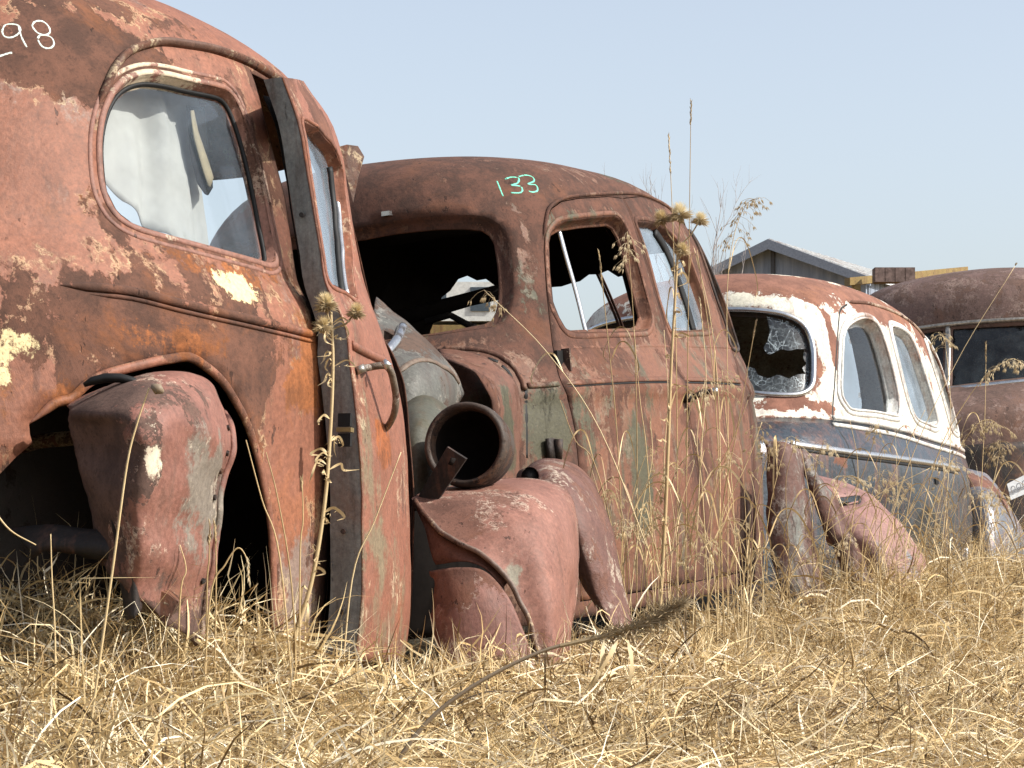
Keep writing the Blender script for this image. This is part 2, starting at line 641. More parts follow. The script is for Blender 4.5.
def rusty(name, paint, rust=((92, 58, 46), (132, 86, 66)), orange=(168, 96, 48), pale=(214, 196, 160), grey=(128, 122, 112),
          t_rust=.56, t_orange=.66, t_pale=.70, t_grey=.66, patches=(), scale=1.0, streak=.25, rough=(.55, .88), metal=0.0, seed=0, bump=.5, soft=.016, paint_rough=None, spec=.3, chips=.35, halo=.5, val=.84, sat=.80, edge=.09):
    """weathered sheet metal: paint with brown rust, orange rust, chalky old undercoat and bare grey showing through.
    patches: (layer, centre, radius or (rx,ry,rz), strength)"""
    def tone(c):
        l = .3 * c[0] + .59 * c[1] + .11 * c[2]
        return tuple((l + (x - l) * sat) * val for x in c)
    paint = [tone(c) for c in paint]; rust = [tone(c) for c in rust]; orange = tone(orange); grey = tone(grey)
    g = NT(name)
    tc = g.n('ShaderNodeTexCoord')
    P0 = tc.outputs['Object']
    P = g.vmath('ADD', P0, (seed * 3.17, seed * 1.71, seed * 2.3))
    Ps = g.vmath('MULTIPLY', P, (26 * scale, 26 * scale, 2.0 * scale))
    n1 = g.noise(P, 2.3 * scale, 10, .68, .5)
    n2 = g.noise(P, 10 * scale, 10, .74, .3)
    n3 = g.noise(P, 85 * scale, 5, .75)
    n4 = g.noise(g.vmath('ADD', P, (5.2, 9.1, 3.3)), 3.6 * scale, 9, .7, .5)
    n5 = g.noise(g.vmath('ADD', P, (15.2, 2.1, 7.3)), 6.0 * scale, 10, .76, .4)
    st = g.noise(Ps, 1.0, 7, .7)
    stw = g.noise(g.vmath('MULTIPLY', P, (9 * scale, 9 * scale, 1.1 * scale)), 1.0, 8, .7, .3)
    ed = g.n('ShaderNodeAttribute', attribute_name='edge').outputs['Fac']
    w1 = g.noise(g.vmath('ADD', P, (2.2, 31.1, 4.3)), 7.0 * scale, 9, .75)

    def patch_sum(layer):
        s = None
        for L, c, r, k in patches:
            if L != layer: continue
            r3 = r if isinstance(r, (tuple, list)) else (r, r, r)
            d = g.vmath('DIVIDE', g.vmath('SUBTRACT', P0, tuple(c)), tuple(r3))
            ln = g.math('ADD', g.vmath('LENGTH', d), g.math('MULTIPLY_ADD', w1, 3.2, -1.6))
            v = g.step(ln, 1.15, .25, 0.0, k)
            s = v if s is None else g.math('ADD', s, v)
        return s

    def field(parts, layer):
        s = None
        for w, v in parts:
            x = g.math('MULTIPLY', v, w)
            s = x if s is None else g.math('ADD', s, x)
        p = patch_sum(layer)
        if p is not None: s = g.math('ADD', s, p)
        return s
    fr = field([(.44, n1), (.30, n2), (streak * .55, st), (.26 - streak * .55, n3), (edge, g.math('MULTIPLY', ed, g.math('MULTIPLY_ADD', n5, 2.4, -.2)))], 'rust')
    fo = field([(.32, n4), (.28, n2), (.25, st), (.15, n3)], 'orange')
    fp = field([(.45, n5), (.30, n2), (.15, st), (.1, n3)], 'pale')
    fg = field([(.30, n4), (.20, n5), (.40, stw), (.1, n3)], 'grey')
    m_r = g.step(fr, t_rust - soft, t_rust + soft)
    m_h = g.math('MULTIPLY', g.step(fr, t_rust - .035, t_rust - .018), g.math('SUBTRACT', 1.0, m_r))
    m_h = g.math('MULTIPLY', m_h, g.step(n5, .48, .58, 0, halo))
    m_o = g.step(fo, t_orange - .035, t_orange + .035)
    m_p = g.step(fp, t_pale - .018, t_pale + .018)
    m_g = g.step(fg, t_grey - .045, t_grey + .045)
    c1, c2 = lin(*paint[0]), lin(*paint[1])
    cp = g.mix(g.step(n2, .35, .65), c1, c2)
    cp = g.mix(g.step(n5, .5, .7, 0, .45), cp, lin(*[min(255, c * 1.16) for c in paint[0]]))
    cp = g.mix(g.step(st, .48, .70, 0, .55), cp, lin(*rust[1]))
    cp = g.mix(g.step(n1, .52, .62, 0, .30), cp, lin(*orange))
    cp = g.mix(g.math('MULTIPLY', g.step(stw, .55, .64, 0, .5), g.step(n2, .35, .6, .3, 1)), cp, lin(*rust[0]))
    cr = g.mix(g.step(n2, .38, .62), lin(*rust[0]), lin(*rust[1]))
    cr = g.mix(g.step(n3, .46, .66, 0, .75), cr, lin(*[c * .72 for c in rust[0]]))
    cr = g.mix(g.step(n5, .54, .70, 0, .6), cr, lin(*[min(255, c * 1.12) for c in rust[1]]))
    cr = g.mix(g.step(n4, .52, .66, 0, .35), cr, lin(*orange))
    col = g.mix(m_g, cp, g.mix(n2, lin(*grey), lin(*[min(255, c * 1.2) for c in grey])))
    col = g.mix(m_h, col, lin(*pale))
    col = g.mix(m_r, col, cr)
    co = g.mix(g.step(n2, .4, .65), lin(*orange), lin(*[c * .72 for c in orange]))
    col = g.mix(m_o, col, co)
    col = g.mix(m_p, col, g.mix(n3, lin(*pale), lin(*[c * .84 for c in pale])))
    # small chips and pits, drawn out downwards
    chip = g.noise(g.vmath('MULTIPLY', P, (34 * scale, 34 * scale, 15 * scale)), 1.0, 4, .6)
    m_c = g.math('MULTIPLY', g.step(chip, .655, .675), g.step(n4, .46, .56))
    col = g.mix(g.math('MULTIPLY', m_c, chips * 2.0, clamp=True), col, lin(*[c * .5 for c in rust[0]]))
    dustn = g.step(n3, .28, .72, .72, 1.18)
    col = g.mix(1.0, col, g.n_rgb(dustn), 'MULTIPLY')
    ra = g.math('ADD', g.math('MULTIPLY', m_r, rough[1] - (paint_rough or rough[0])), (paint_rough or rough[0]))
    ra = g.math('ADD', ra, g.math('MULTIPLY', n3, .12))
    h = g.math('ADD', g.math('MULTIPLY', m_r, -.6), g.math('MULTIPLY', n3, .5))
    h = g.math('ADD', h, g.math('MULTIPLY', m_p, -.3))
    h = g.math('ADD', h, g.math('MULTIPLY', m_c, -1.2))
    nb = g.bump(h, bump, .0035)
    nb = g.bump(n1, .25, .05, nb)
    return g.done(g.bsdf(col, ra, metal, spec, nb))


def _rgb(self, v):
    nd = self.n('ShaderNodeCombineColor')
    for i in range(3): self.put(nd.inputs[i], v)
    return nd.outputs[0]


NT.n_rgb = _rgb


def plain(name, col, rough=.6, metal=0.0, spec=.4, var=.12, scale=30, bump=.15, col2=None):
    g = NT(name)
    P = g.n('ShaderNodeTexCoord').outputs['Object']
    n = g.noise(P, scale, 6, .65)
    c = g.mix(g.step(n, .3, .7), lin(*col), lin(*(col2 or [x * (1 - var) for x in col])))
    return g.done(g.bsdf(c, rough, metal, spec, g.bump(n, bump, .003)))


def glassy(name, dust=(150, 165, 178), amount=.4, tint=(248, 251, 252), rough=.08, scale=3.0, var=.25):
    """dusty old window glass"""
    g = NT(name)
    P = g.n('ShaderNodeTexCoord').outputs['Object']
    n = g.noise(P, scale, 7, .65)
    tr = g.n('ShaderNodeBsdfTransparent'); tr.inputs[0].default_value = lin(*tint)
    gl = g.n('ShaderNodeBsdfGlossy'); gl.inputs['Roughness'].default_value = rough
    lw = g.n('ShaderNodeLayerWeight'); lw.inputs[0].default_value = .5
    fres = g.math('MULTIPLY_ADD', g.math('POWER', lw.outputs['Facing'], 5.0), .90, .045)
    df = g.n('ShaderNodeBsdfDiffuse'); df.inputs[0].default_value = lin(*dust)
    m1 = g.n('ShaderNodeMixShader'); g.put(m1.inputs[0], g.step(n, .2, .8, max(0, amount - var), min(1, amount + var)))
    g.t.links.new(tr.outputs[0], m1.inputs[1]); g.t.links.new(df.outputs[0], m1.inputs[2])
    m2 = g.n('ShaderNodeMixShader'); g.put(m2.inputs[0], fres)
    g.t.links.new(m1.outputs[0], m2.inputs[1]); g.t.links.new(gl.outputs[0], m2.inputs[2])
    return g.done(m2.outputs[0])


def straw_mat(name, cols, trans=.25, attr=True, rough=.55):
    g = NT(name)
    if attr:
        a = g.n('ShaderNodeAttribute', attribute_name='tint'); v = a.outputs['Fac']
    else:
        oi = g.n('ShaderNodeObjectInfo'); P = g.n('ShaderNodeTexCoord').outputs['Object']
        v = g.math('ADD', g.math('MULTIPLY', oi.outputs['Random'], .6), g.math('MULTIPLY', g.noise(P, 25, 4, .6), .4))
    r = g.n('ShaderNodeValToRGB'); g.put(r.inputs[0], v)
    e = r.color_ramp.elements
    for i, (p, c) in enumerate(cols):
        if i < 2:
            e[i].position = p; e[i].color = lin(*c)
        else:
            x = e.new(p); x.color = lin(*c)
    c = r.outputs[0]
    s1 = g.bsdf(c, rough, 0, .35)
    tl = g.n('ShaderNodeBsdfTranslucent'); g.put(tl.inputs[0], c)
    mx = g.n('ShaderNodeMixShader'); mx.inputs[0].default_value = trans
    g.t.links.new(s1, mx.inputs[1]); g.t.links.new(tl.outputs[0], mx.inputs[2])
    return g.done(mx.outputs[0])


def loc(S, x, y):
    r = S.px(x, y)
    if r is None:
        print('LOC MISS', x, y); return (0, 0, 99)
    return tuple(float(v) for v in S.pos(np.array([r[0]]), np.array([r[1]]))[0])


CHROME = plain('chrome', (205, 205, 205), .22, .9, .5, .1, 40, .05)
DULL_CHROME = plain('pitted_chrome', (180, 172, 160), .35, .75, .5, .3, 60, .2)
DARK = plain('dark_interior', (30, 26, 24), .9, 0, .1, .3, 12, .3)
BLACK_RUBBER = plain('black_rubber', (22, 22, 22), .6, 0, .3, .3, 40, .2)
BROWN_STEEL = rusty('brown_steel', ((84, 60, 48), (66, 49, 41)), t_rust=.5, t_pale=.85, t_orange=.72)
DARK_STEEL = rusty('dark_steel', ((58, 50, 46), (48, 42, 40)), t_rust=.62, t_pale=.9, t_orange=.8, t_grey=.8)
CHALK_W = plain('white_chalk', (205, 216, 206), .9, 0, .1, .12, 90, .3)
CHALK_G = plain('green_chalk', (118, 205, 178), .9, 0, .1, .12, 90, .3)
GLASS = glassy('dusty_glass', amount=.42)
GLASS_CLEAR = glassy('clear_glass', amount=.10, var=.08)
CLOTH = plain('white_cloth', (160, 160, 155), .95, 0, .1, .10, 9, .0)
# =================================================================== CAR 1 (98)
M1 = frame(322, 560, 6.0, 18, -.055, z=0.0)
W1 = .86
AC1 = .25
k1 = [  # c, rb, rneg, rpos, n
    (.13, .825, 1.30, 1.06, 2.4), (.30, .850, 1.36, 1.09, 2.4), (.55, .860, 1.38, 1.10, 2.3), (.80, .860, 1.36, 1.02, 2.3),
    (.90, .855, 1.34, .98, 2.3), (.98, .830, 1.30, .93, 2.3), (1.05, .790, 1.25, .88, 2.3), (1.15, .760, 1.20, .84, 2.3), (1.30, .720, 1.14, .80, 2.3),
    (1.45, .675, 1.06, .78, 2.3), (1.55, .640, 1.00, .70, 2.2), (1.63, .590, .93, .63, 2.2), (1.70, .51, .83, .54, 2.1), (1.76, .40, .69, .43, 2.), (1.80, .27, .48, .3, 2.),
    (1.825, .14, .25, .16, 2.), (1.833, .0, .0, .0, 2.)]
fn1 = shell_fn(k1, W1, AC1, seed=3, dent=.0016)
S1 = car_surf(fn1, (-.5 * math.pi, 1.5 * math.pi), 1.0, M1, AC1, W1)

T1 = dict(
    qwin=[(102, 155), (103, 130), (108, 108), (117, 90), (130, 79), (148, 74), (168, 76), (189, 81), (217, 87), (229, 92), (238, 104), (246, 124), (254, 151), (262, 185), (270, 225), (276, 258), (270, 263), (255, 259), (212, 247), (160, 233), (133, 224), (117, 212), (106, 190)],
    rail=[(98, 106), (103, 93), (115, 67), (129, 52), (148, 45), (164, 43), (187, 46), (217, 52), (246, 63), (265, 74), (280, 84), (291, 97)],
    edge=[(250, 70), (262, 110), (275, 160), (285, 200), (291, 240), (297, 280), (304, 296), (311, 306), (315, 318), (320, 337), (325, 365), (328, 390), (331, 420), (333, 456), (333, 500), (328, 580), (323, 629), (318, 658)],
    mould=[(60, 285), (88, 287), (133, 292), (186, 305), (248, 319), (318, 336)],
    arch=[(0, 474), (16, 457), (35, 441), (30, 435), (29, 424), (55, 403), (71, 399), (87, 384), (109, 373), (153, 362), (170, 359), (189, 357), (205, 366), (221, 380), (232, 396), (246, 422), (257, 455), (264, 488), (269, 515), (272, 550), (273, 614), (273, 640)],
    nine=[(2, 31), (5, 25), (12, 24), (18.5, 25.5), (20.5, 30), (16.5, 35), (10, 37.5), (4, 36), (2, 31)],
    ninetail=[(18.5, 26), (21.5, 37), (27.5, 48.5)],
    eightu=[(32, 25.5), (35, 21.5), (42, 21), (48, 25.5), (50, 32), (45, 35), (38, 33), (34, 29), (32, 25.5)],
    eightl=[(40, 35), (46, 35), (52, 38), (54, 44), (50, 48), (43, 47), (39, 42), (38, 38), (40, 35)],
    dash=[(-2, 56.5), (9, 53), (12, 52.7)],
    silh=[(175, 0), (220, 27), (260, 55), (285, 78)],
    doorL=[(284, 77), (294, 103), (300, 124), (308, 169), (314, 205), (320, 239), (324, 259), (328, 286), (333, 300), (341, 314), (347, 327), (350, 345), (352, 368), (356.5, 402), (360, 434), (361.5, 460), (363, 500), (364, 580), (360, 632), (355, 662)],
    doorR=[(300, 84), (318, 103), (333, 125), (341, 150), (347, 190), (353, 230), (360, 262), (366, 290), (375, 318), (384, 340), (391, 360), (396, 378), (401, 400), (404.5, 425), (407, 459), (409, 515), (412.5, 564), (411, 613), (408, 640), (404, 662)],
    dwin=[(303, 122), (316, 128), (333, 148), (341, 168), (346, 204), (351, 250), (357, 298), (344, 290), (331, 284), (325, 262), (319, 225), (313, 185), (307, 145)],
)

# =================================================================== CAR 2 (133)
M2 = frame(615, 560, 8.6, 25, .058, R(-3.8), z=0.0)
W2 = .86
AC2 = .80
k2 = [
    (.22, .835, 1.52, 1.66, 4.0), (.45, .855, 1.56, 1.72, 4.0), (.70, .865, 1.56, 1.77, 4.0), (.88, .863, 1.52, 1.74, 4.0), (.94, .858, 1.48, 1.72, 4.), (.955, .874, 1.46, 1.73, 4.), (.985, .872, 1.43, 1.70, 4.),
    (1.02, .85, 1.38, 1.72, 4.), (1.08, .82, 1.26, 1.72, 4.4), (1.14, .79, 1.14, 1.69, 4.6), (1.30, .76, 1.05, 1.62, 4.6), (1.45, .737, .99, 1.50, 4.4), (1.60, .71, .95, 1.34, 4.0),
    (1.70, .67, .91, 1.19, 3.4), (1.77, .615, .85, 1.03, 2.9), (1.82, .51, .74, .76, 2.5), (1.852, .37, .54, .55, 2.2), (1.868, .19, .28, .28, 2.), (1.872, 0, 0, 0, 2.)]
fn2 = shell_fn(k2, W2, AC2, seed=11, dent=.0014, bow=.06, bowf=.06)
S2 = car_surf(fn2, (-1.5 * math.pi, .5 * math.pi), 1.1, M2, AC2, W2)
T2 = dict(
    wind=[(360, 227), (393, 220.5), (436, 215.6), (468, 214.8), (487.5, 217), (500, 225), (508, 237), (512, 260), (514, 286), (513, 300), (510, 312), (504, 322), (493, 327), (463, 331), (435, 335), (400, 339), (372, 343)],
    win1=[(549, 243), (551, 233), (556, 226), (565, 221), (588, 218), (614, 216), (621, 220), (627, 230), (633, 247), (640, 272), (647, 298), (652, 318), (649, 328), (642, 331), (610, 332), (577, 333), (566, 329), (559, 317), (553, 302), (550, 271)],
    win2=[(637, 222), (654, 223), (665, 229), (676, 240), (688, 257), (697, 280), (705, 303), (711, 322), (709, 330), (690, 331), (672, 331), (664, 312), (656, 285), (648, 255), (641, 235)],
    win3=[(694, 231), (703, 237), (712, 252), (721, 275), (730, 300), (737, 322), (741, 345), (731, 347), (726, 326), (716, 298), (706, 268), (698, 247)],
    rail=[(543, 240), (545, 222), (549, 208), (560, 200), (577, 196), (607, 194), (635, 194), (654, 200), (668, 206), (680, 213), (694, 224)],
    crease=[(528, 386), (560, 384), (600, 381), (640, 379), (680, 379), (720, 380), (745, 382)],
    doorf=[(561, 383), (567.6, 400), (574.6, 430), (578, 463), (580, 500), (580, 560)],
    doorb=[(672, 352), (684, 400), (694, 450), (702, 520), (706, 590)],
    silh=[(360, 175), (430, 165), (500, 157), (560, 154), (600, 159), (640, 175), (665, 195), (690, 220), (715, 255), (735, 300), (750, 345), (762, 370), (770, 420), (772, 560)],
    one=[(497, 181), (503, 196)],
    three=[(505, 179), (511, 177), (518.6, 178), (517.5, 183), (511, 185), (520, 186), (522.5, 190), (520, 192.6), (511, 192.6)],
    threeb=[(518.6, 176.5), (526, 175), (532.6, 177), (534, 181), (528, 184), (536, 185), (537.5, 190.5), (532.6, 192), (528.7, 191)],
)
# =================================================================== CAR 3
M3 = frame(864, 560, 11.5, 28, -.042, R(-2.0), z=0.0)
W3 = .84
AC3 = .85
k3 = [
    (.05, .82, 1.60, 1.83, 4.0), (.40, .84, 1.62, 1.88, 4.0), (.70, .84, 1.60, 1.86, 4.0), (.86, .838, 1.58, 1.83, 4.0),
    (.93, .825, 1.50, 1.76, 4.), (.99, .805, 1.34, 1.74, 4.), (1.04, .79, 1.16, 1.66, 4.4), (1.15, .77, 1.07, 1.56, 4.4), (1.32, .745, .98, 1.42, 4.4), (1.50, .715, .94, 1.30, 4.0), (1.62, .675, .90, 1.17, 3.6),
    (1.70, .61, .83, 1.03, 2.9), (1.76, .50, .70, .79, 2.4), (1.80, .34, .48, .54, 2.1), (1.822, .17, .25, .28, 2.), (1.828, 0, 0, 0, 2.)]
fn3 = shell_fn(k3, W3, AC3, seed=21, dent=.0012, bow=.06, bowf=.06)
S3 = car_surf(fn3, (-1.5 * math.pi, .5 * math.pi), 1.1, M3, AC3, W3)
T3 = dict(
    wind=[(728, 309), (770, 311), (790, 316), (803, 324), (810, 335), (814, 352), (814, 378), (811, 388), (803, 394), (790, 396), (764, 395), (720, 392)],
    win1=[(843, 343), (844, 336), (847, 328), (854.5, 322), (863, 319), (872, 321), (879, 329), (886, 348), (893, 374), (898, 399), (898, 413), (895, 415), (874, 411), (853, 409), (846.6, 404), (842, 394), (842, 369)],
    win2=[(891, 328), (897, 328), (907, 334), (914, 346), (921, 366), (930, 394), (937, 421), (935, 426), (926, 423), (916, 418), (910, 406), (904, 385), (898, 360), (893, 340)],
    win3=[(926, 342), (932, 349), (939, 365), (946, 388), (953, 415), (957, 431), (952, 428), (946, 408), (939, 384), (931, 359)],
    doorf=[(847, 304), (839.5, 311), (837, 343), (835, 378), (832, 420), (834, 422), (847, 443), (851, 455), (857, 482)],
    belt=[(832.5, 417.5), (864, 422), (903, 430), (934, 440), (964, 450.6)],
    trim=[(791, 442), (799, 445), (847, 452), (886.5, 457), (935, 464), (958, 469), (980, 476)],
    silh=[(725, 272), (760, 270), (800, 274), (840, 283), (870, 295), (900, 308), (914, 318), (926.5, 329), (939, 348), (949, 372.6), (954.7, 399), (959, 422), (967, 447.5), (979.6, 468), (987, 477)],
)
# =================================================================== CAR 4
M4 = frame(1121, 560, 14.95, 24, 0.01, R(-4.0), z=0.44)
W4 = .88
AC4 = .9
k4 = [
    (-.25, .84, 1.55, 1.7, 4.0), (.40, .86, 1.58, 1.75, 4.0), (.80, .86, 1.55, 1.75, 4.0),
    (.90, .86, 1.45, 1.66, 4.), (.97, .845, 1.28, 1.55, 4.2), (1.02, .82, 1.13, 1.48, 4.4), (1.15, .80, 1.06, 1.42, 4.6), (1.32, .785, .99, 1.34, 4.8), (1.45, .775, .955, 1.28, 4.8), (1.54, .755, .935, 1.22, 4.4),
    (1.63, .71, .89, 1.14, 3.8), (1.70, .63, .80, 1.0, 3.2), (1.75, .50, .64, .8, 2.8), (1.78, .33, .43, .53, 2.4), (1.795, .16, .21, .26, 2.), (1.80, 0, 0, 0, 2.)]
fn4 = shell_fn(k4, W4, AC4, seed=31, dent=.003, bow=.06, bowf=.10)
S4 = car_surf(fn4, (-1.5 * math.pi, .5 * math.pi), 1.1, M4, AC4, W4)
T4 = dict(roof=[(870, 292), (900, 272), (960, 267), (1024, 262)], head=[(930, 333), (945, 327), (973, 321), (1024, 318)], base=[(955, 400), (975, 398), (1024, 393)])
def rect_outer(S, q0=None, q1=None):
    e = 1e-3
    return [(S.pr[0] + e, S.qr[0] if q0 is None else q0), (S.pr[1] - e, S.qr[0] if q0 is None else q0),
            (S.pr[1] - e, S.qr[1] if q1 is None else q1), (S.pr[0] + e, S.qr[1] if q1 is None else q1)]


def shrink(poly, d, S):
    """pull a polygon in by about d metres (for the gap round a door)"""
    P = np.array(poly, float) * [S.sp, 1]
    c = P.mean(0)
    T = np.roll(P, -1, 0) - np.roll(P, 1, 0)
    T /= np.linalg.norm(T, axis=1, keepdims=True) + 1e-9
    Nn = np.stack([-T[:, 1], T[:, 0]], 1)
    area = .5 * (P[:, 0] * np.roll(P[:, 1], -1) - np.roll(P[:, 0], -1) * P[:, 1]).sum()
    return (P + Nn * d * np.sign(area)) / [S.sp, 1]


def qc(S, knots, c):
    """profile position of a height"""
    K = np.array(knots)
    return float(np.interp(c, K[:, 0], S.qk))


def loft_box_profile(name, prof, y0, y1, mat, parent):
    """a cushion: xz outline drawn across the car"""
    mb = MB(); n = len(prof)
    ys = [y0, y0 + .03, y1 - .03, y1]; sc = [.9, 1, 1, .9]
    c = np.array(prof).mean(0)
    vs = []
    for y, s in zip(ys, sc):
        for p in prof:
            q = c + (np.array(p) - c) * s
            vs.append((q[0], y, q[1]))
    fs = [tuple(range(n)), tuple(reversed(range(3 * n, 4 * n)))]
    for k in range(3):
        for i in range(n):
            fs.append((k * n + i, (k + 1) * n + i, (k + 1) * n + (i + 1) % n, k * n + (i + 1) % n))
    mb.add(vs, fs)
    return mb.build(name, mat, parent, True)


def floor_plate(S, q, mat, parent, k=.96):
    p = np.linspace(S.pr[0], S.pr[1], 72, endpoint=False)
    P = S.pos(p, np.full_like(p, q))
    c = P.mean(0); P = c + (P - c) * [k, k, 1]
    mb = MB(); mb.prism([tuple(v) for v in P], (0, 0, -.012))
    return mb.build('floor_pan', mat, parent)


# =================================================================== CAR 1 — pink-brown coupe, 98
car1 = empty('rusty_car', M=M1)
tag(car1, 'pink and brown rusty car with door ajar and 98 chalked on its roof', 'car', 'old cars rusting in a row')
B1 = rusty('rust_pink_body', ((158, 99, 74), (141, 86, 63)), rust=((88, 60, 48), (122, 80, 62)), orange=(176, 102, 54), pale=(226, 206, 158), grey=(132, 110, 98),
           t_rust=.545, t_orange=.60, t_pale=.70, t_grey=.60, streak=.4, seed=1, val=.88, sat=.87, halo=.28,
           patches=[('rust', loc(S1, 75, 38), (.25, .5, .12), .19), ('rust', loc(S1, 62, 75), (.12, .3, .08), .18), ('rust', loc(S1, 205, 30), (.30, .6, .10), -.05), ('rust', loc(S1, 110, 6), (.3, .6, .05), .12),
                    ('grey', loc(S1, 72, 82), (.13, .3, .12), .12),
                    ('rust', loc(S1, 40, 180), (.30, .4, .20), -.16), ('rust', loc(S1, 150, 265), (.6, .6, .10), .07), ('rust', loc(S1, 140, 325), (.6, .6, .12), .10), ('rust', loc(S1, 250, 380), (.16, .3, .2), .06), ('rust', loc(S1, 60, 350), (.35, .4, .12), .08),
                    ('orange', loc(S1, 225, 268), (.3, .4, .05), .10), ('orange', loc(S1, 310, 370), (.10, .2, .16), .17), ('orange', loc(S1, 296, 400), (.07, .2, .12), .12), ('orange', loc(S1, 185, 345), (.2, .3, .06), .08), ('orange', loc(S1, 30, 390), (.22, .3, .12), .07),
                    ('pale', loc(S1, 235, 285), (.12, .2, .05), .24), ('pale', loc(S1, 20, 350), (.10, .2, .09), .20), ('pale', loc(S1, 5, 385), (.1, .2, .05), .15),
                    ('rust', loc(S1, 290, 470), (.14, .3, .26), -.14), ('pale', loc(S1, 303, 512), (.025, .1, .05), .2), ('grey', loc(S1, 300, 590), (.2, .3, .2), .17), ('rust', loc(S1, 70, 200), (.06, .2, .04), .12), ('rust', loc(S1, 105, 215), (.05, .2, .1), .14)])
qwin = S1.trace(T1['qwin'], 'qwin')
arch = S1.trace([(-70, 560), (-45, 500)] + T1['arch'] + [(273, 652), (-70, 652)], 'arch')
arch[-1][1] = arch[-2][1] = .004
edge = S1.trace(T1['edge'], 'edge')
qtop = qc(S1, k1, 1.575)
door_hole = np.array([(edge[0][0] + .0, qtop)] + [tuple(e) for e in edge] + [(.62, edge[-1][1]), (.66, qc(S1, k1, .8)), (.60, qc(S1, k1, 1.1)), (.44, qc(S1, k1, 1.4)), (.30, qtop)])
mir1 = lambda P: np.array([(math.pi - p, q) for p, q in P])
fw1 = np.array([(1.05, qc(S1, k1, 1.13)), (math.pi - 1.05, qc(S1, k1, 1.13)), (math.pi - 1.0, qc(S1, k1, 1.35)), (math.pi - .85, qc(S1, k1, 1.52)), (.85, qc(S1, k1, 1.52)), (1.0, qc(S1, k1, 1.35))])
far_door1 = np.array([(math.pi - p, q) for p, q in [(-.10, qc(S1, k1, 1.13)), (.55, qc(S1, k1, 1.13)), (.42, qc(S1, k1, 1.5)), (-.1, qc(S1, k1, 1.5))]])
body1 = panel('body', S1, rect_outer(S1), [qwin, arch, door_hole, mir1(qwin), far_door1, fw1], B1, car1, .035, .004)
# rolled lip round the wheel arch
P_ = S1.trace(T1['arch'][4:], 'archlip')
mb = bead(S1, P_, .022, .010, .02, taper=True)
mb.build('arch_lip', B1, car1, True)
# window: rolled frame, pale inner rim, rubber, glass
FRAME1 = rusty('window_frame_paint', ((170, 116, 96), (156, 100, 82)), pale=(200, 184, 160), t_pale=.60, t_rust=.58, streak=.2, seed=4, rust=((88, 60, 48), (122, 80, 62)), patches=[('pale', loc(S1, 140, 74), (.35, .4, .09), .11), ('rust', loc(S1, 262, 150), (.1, .2, .3), .06)])
mb = bead(S1, shrink(qwin, -.026, S1), .012, .004, .015, True)
bead(S1, shrink(qwin, -.006, S1), .016, .005, .015, True, mb=mb)
flange(S1, qwin, .028, .010, .015, mb)
wf1 = mb.build('window_frame', FRAME1, car1, True)
bead(S1, shrink(qwin, .012, S1), .012, .008, .015, True, off=-.026).build('window_seal', BLACK_RUBBER, wf1, True)
qg = panel('window_glass', S1, shrink(qwin, -.004, S1), [], GLASS_CLEAR, wf1, .05, 0, -.030)
bead(S1, S1.trace(T1['rail'], 'rail'), .020, .020, .015, taper=True).build('drip_rail', rusty('rail_paint', ((120, 84, 66), (104, 70, 56)), t_rust=.5, t_pale=.9), car1, True)
mb = bead(S1, S1.trace(T1['mould'], 'mould'), .022, .012, .02, taper=True)
mo = [(x, y + 7) for x, y in T1['mould'][1:]]
bead(S1, S1.trace(mo, 'mould'), .010, .006, .02, taper=True, mb=mb)
mb.build('belt_moulding', B1, car1, True)
# the edge of the quarter beside the door
mb = MB()
pe = resample(np.hstack([S1.pos(edge[:, 0], edge[:, 1]), edge]), .02)[:, 3:]
P = S1.pos(pe[:, 0], pe[:, 1]); N = S1.nor(pe[:, 0], pe[:, 1])
rows = [P + N * .001, P - N * .02, P - N * .03 + np.array([.05, 0, 0]), P - N * .09 + np.array([.055, 0, 0])]
vs = np.vstack(rows); m = len(P)
mb.add(vs, [(r * m + i, r * m + i + 1, (r + 1) * m + i + 1, (r + 1) * m + i) for r in range(3) for i in range(m - 1)])
mb.build('door_pillar', DARK_STEEL, car1, True)
strokes(S1, [T1['dash'], T1['nine'], T1['ninetail'], T1['eightu'], T1['eightl']], .0075, CHALK_W, 'chalk_number', car1)
floor_plate(S1, .10, DARK, car1)
# wheel well: an inner skin behind the arch
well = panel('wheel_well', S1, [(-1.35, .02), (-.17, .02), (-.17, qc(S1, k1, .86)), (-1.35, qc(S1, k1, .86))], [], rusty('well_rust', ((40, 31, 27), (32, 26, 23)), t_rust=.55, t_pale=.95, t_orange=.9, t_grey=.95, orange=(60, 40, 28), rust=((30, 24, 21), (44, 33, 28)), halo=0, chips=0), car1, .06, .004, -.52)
# roof of the well
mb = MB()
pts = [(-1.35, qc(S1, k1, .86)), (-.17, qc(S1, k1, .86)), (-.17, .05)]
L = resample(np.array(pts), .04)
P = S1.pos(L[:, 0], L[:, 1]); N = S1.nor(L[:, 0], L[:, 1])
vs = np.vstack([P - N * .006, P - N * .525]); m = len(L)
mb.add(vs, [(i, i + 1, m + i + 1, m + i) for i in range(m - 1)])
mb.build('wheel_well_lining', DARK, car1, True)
loft_box_profile('seat', [(-.1, .5), (.45, .5), (.5, .70), (.08, .72), (-.06, 1.02), (-.18, 1.0)], .30, 1.40, DARK, car1)

# ---- the door, sprung open, as its own sheet
def poly_at(P, ts):
    P = np.array(P, float)
    L = np.concatenate([[0], np.cumsum(np.linalg.norm(np.diff(P, axis=0), axis=1))]); L /= L[-1]
    return np.stack([np.interp(ts, L, P[:, k]) for k in range(2)], 1)


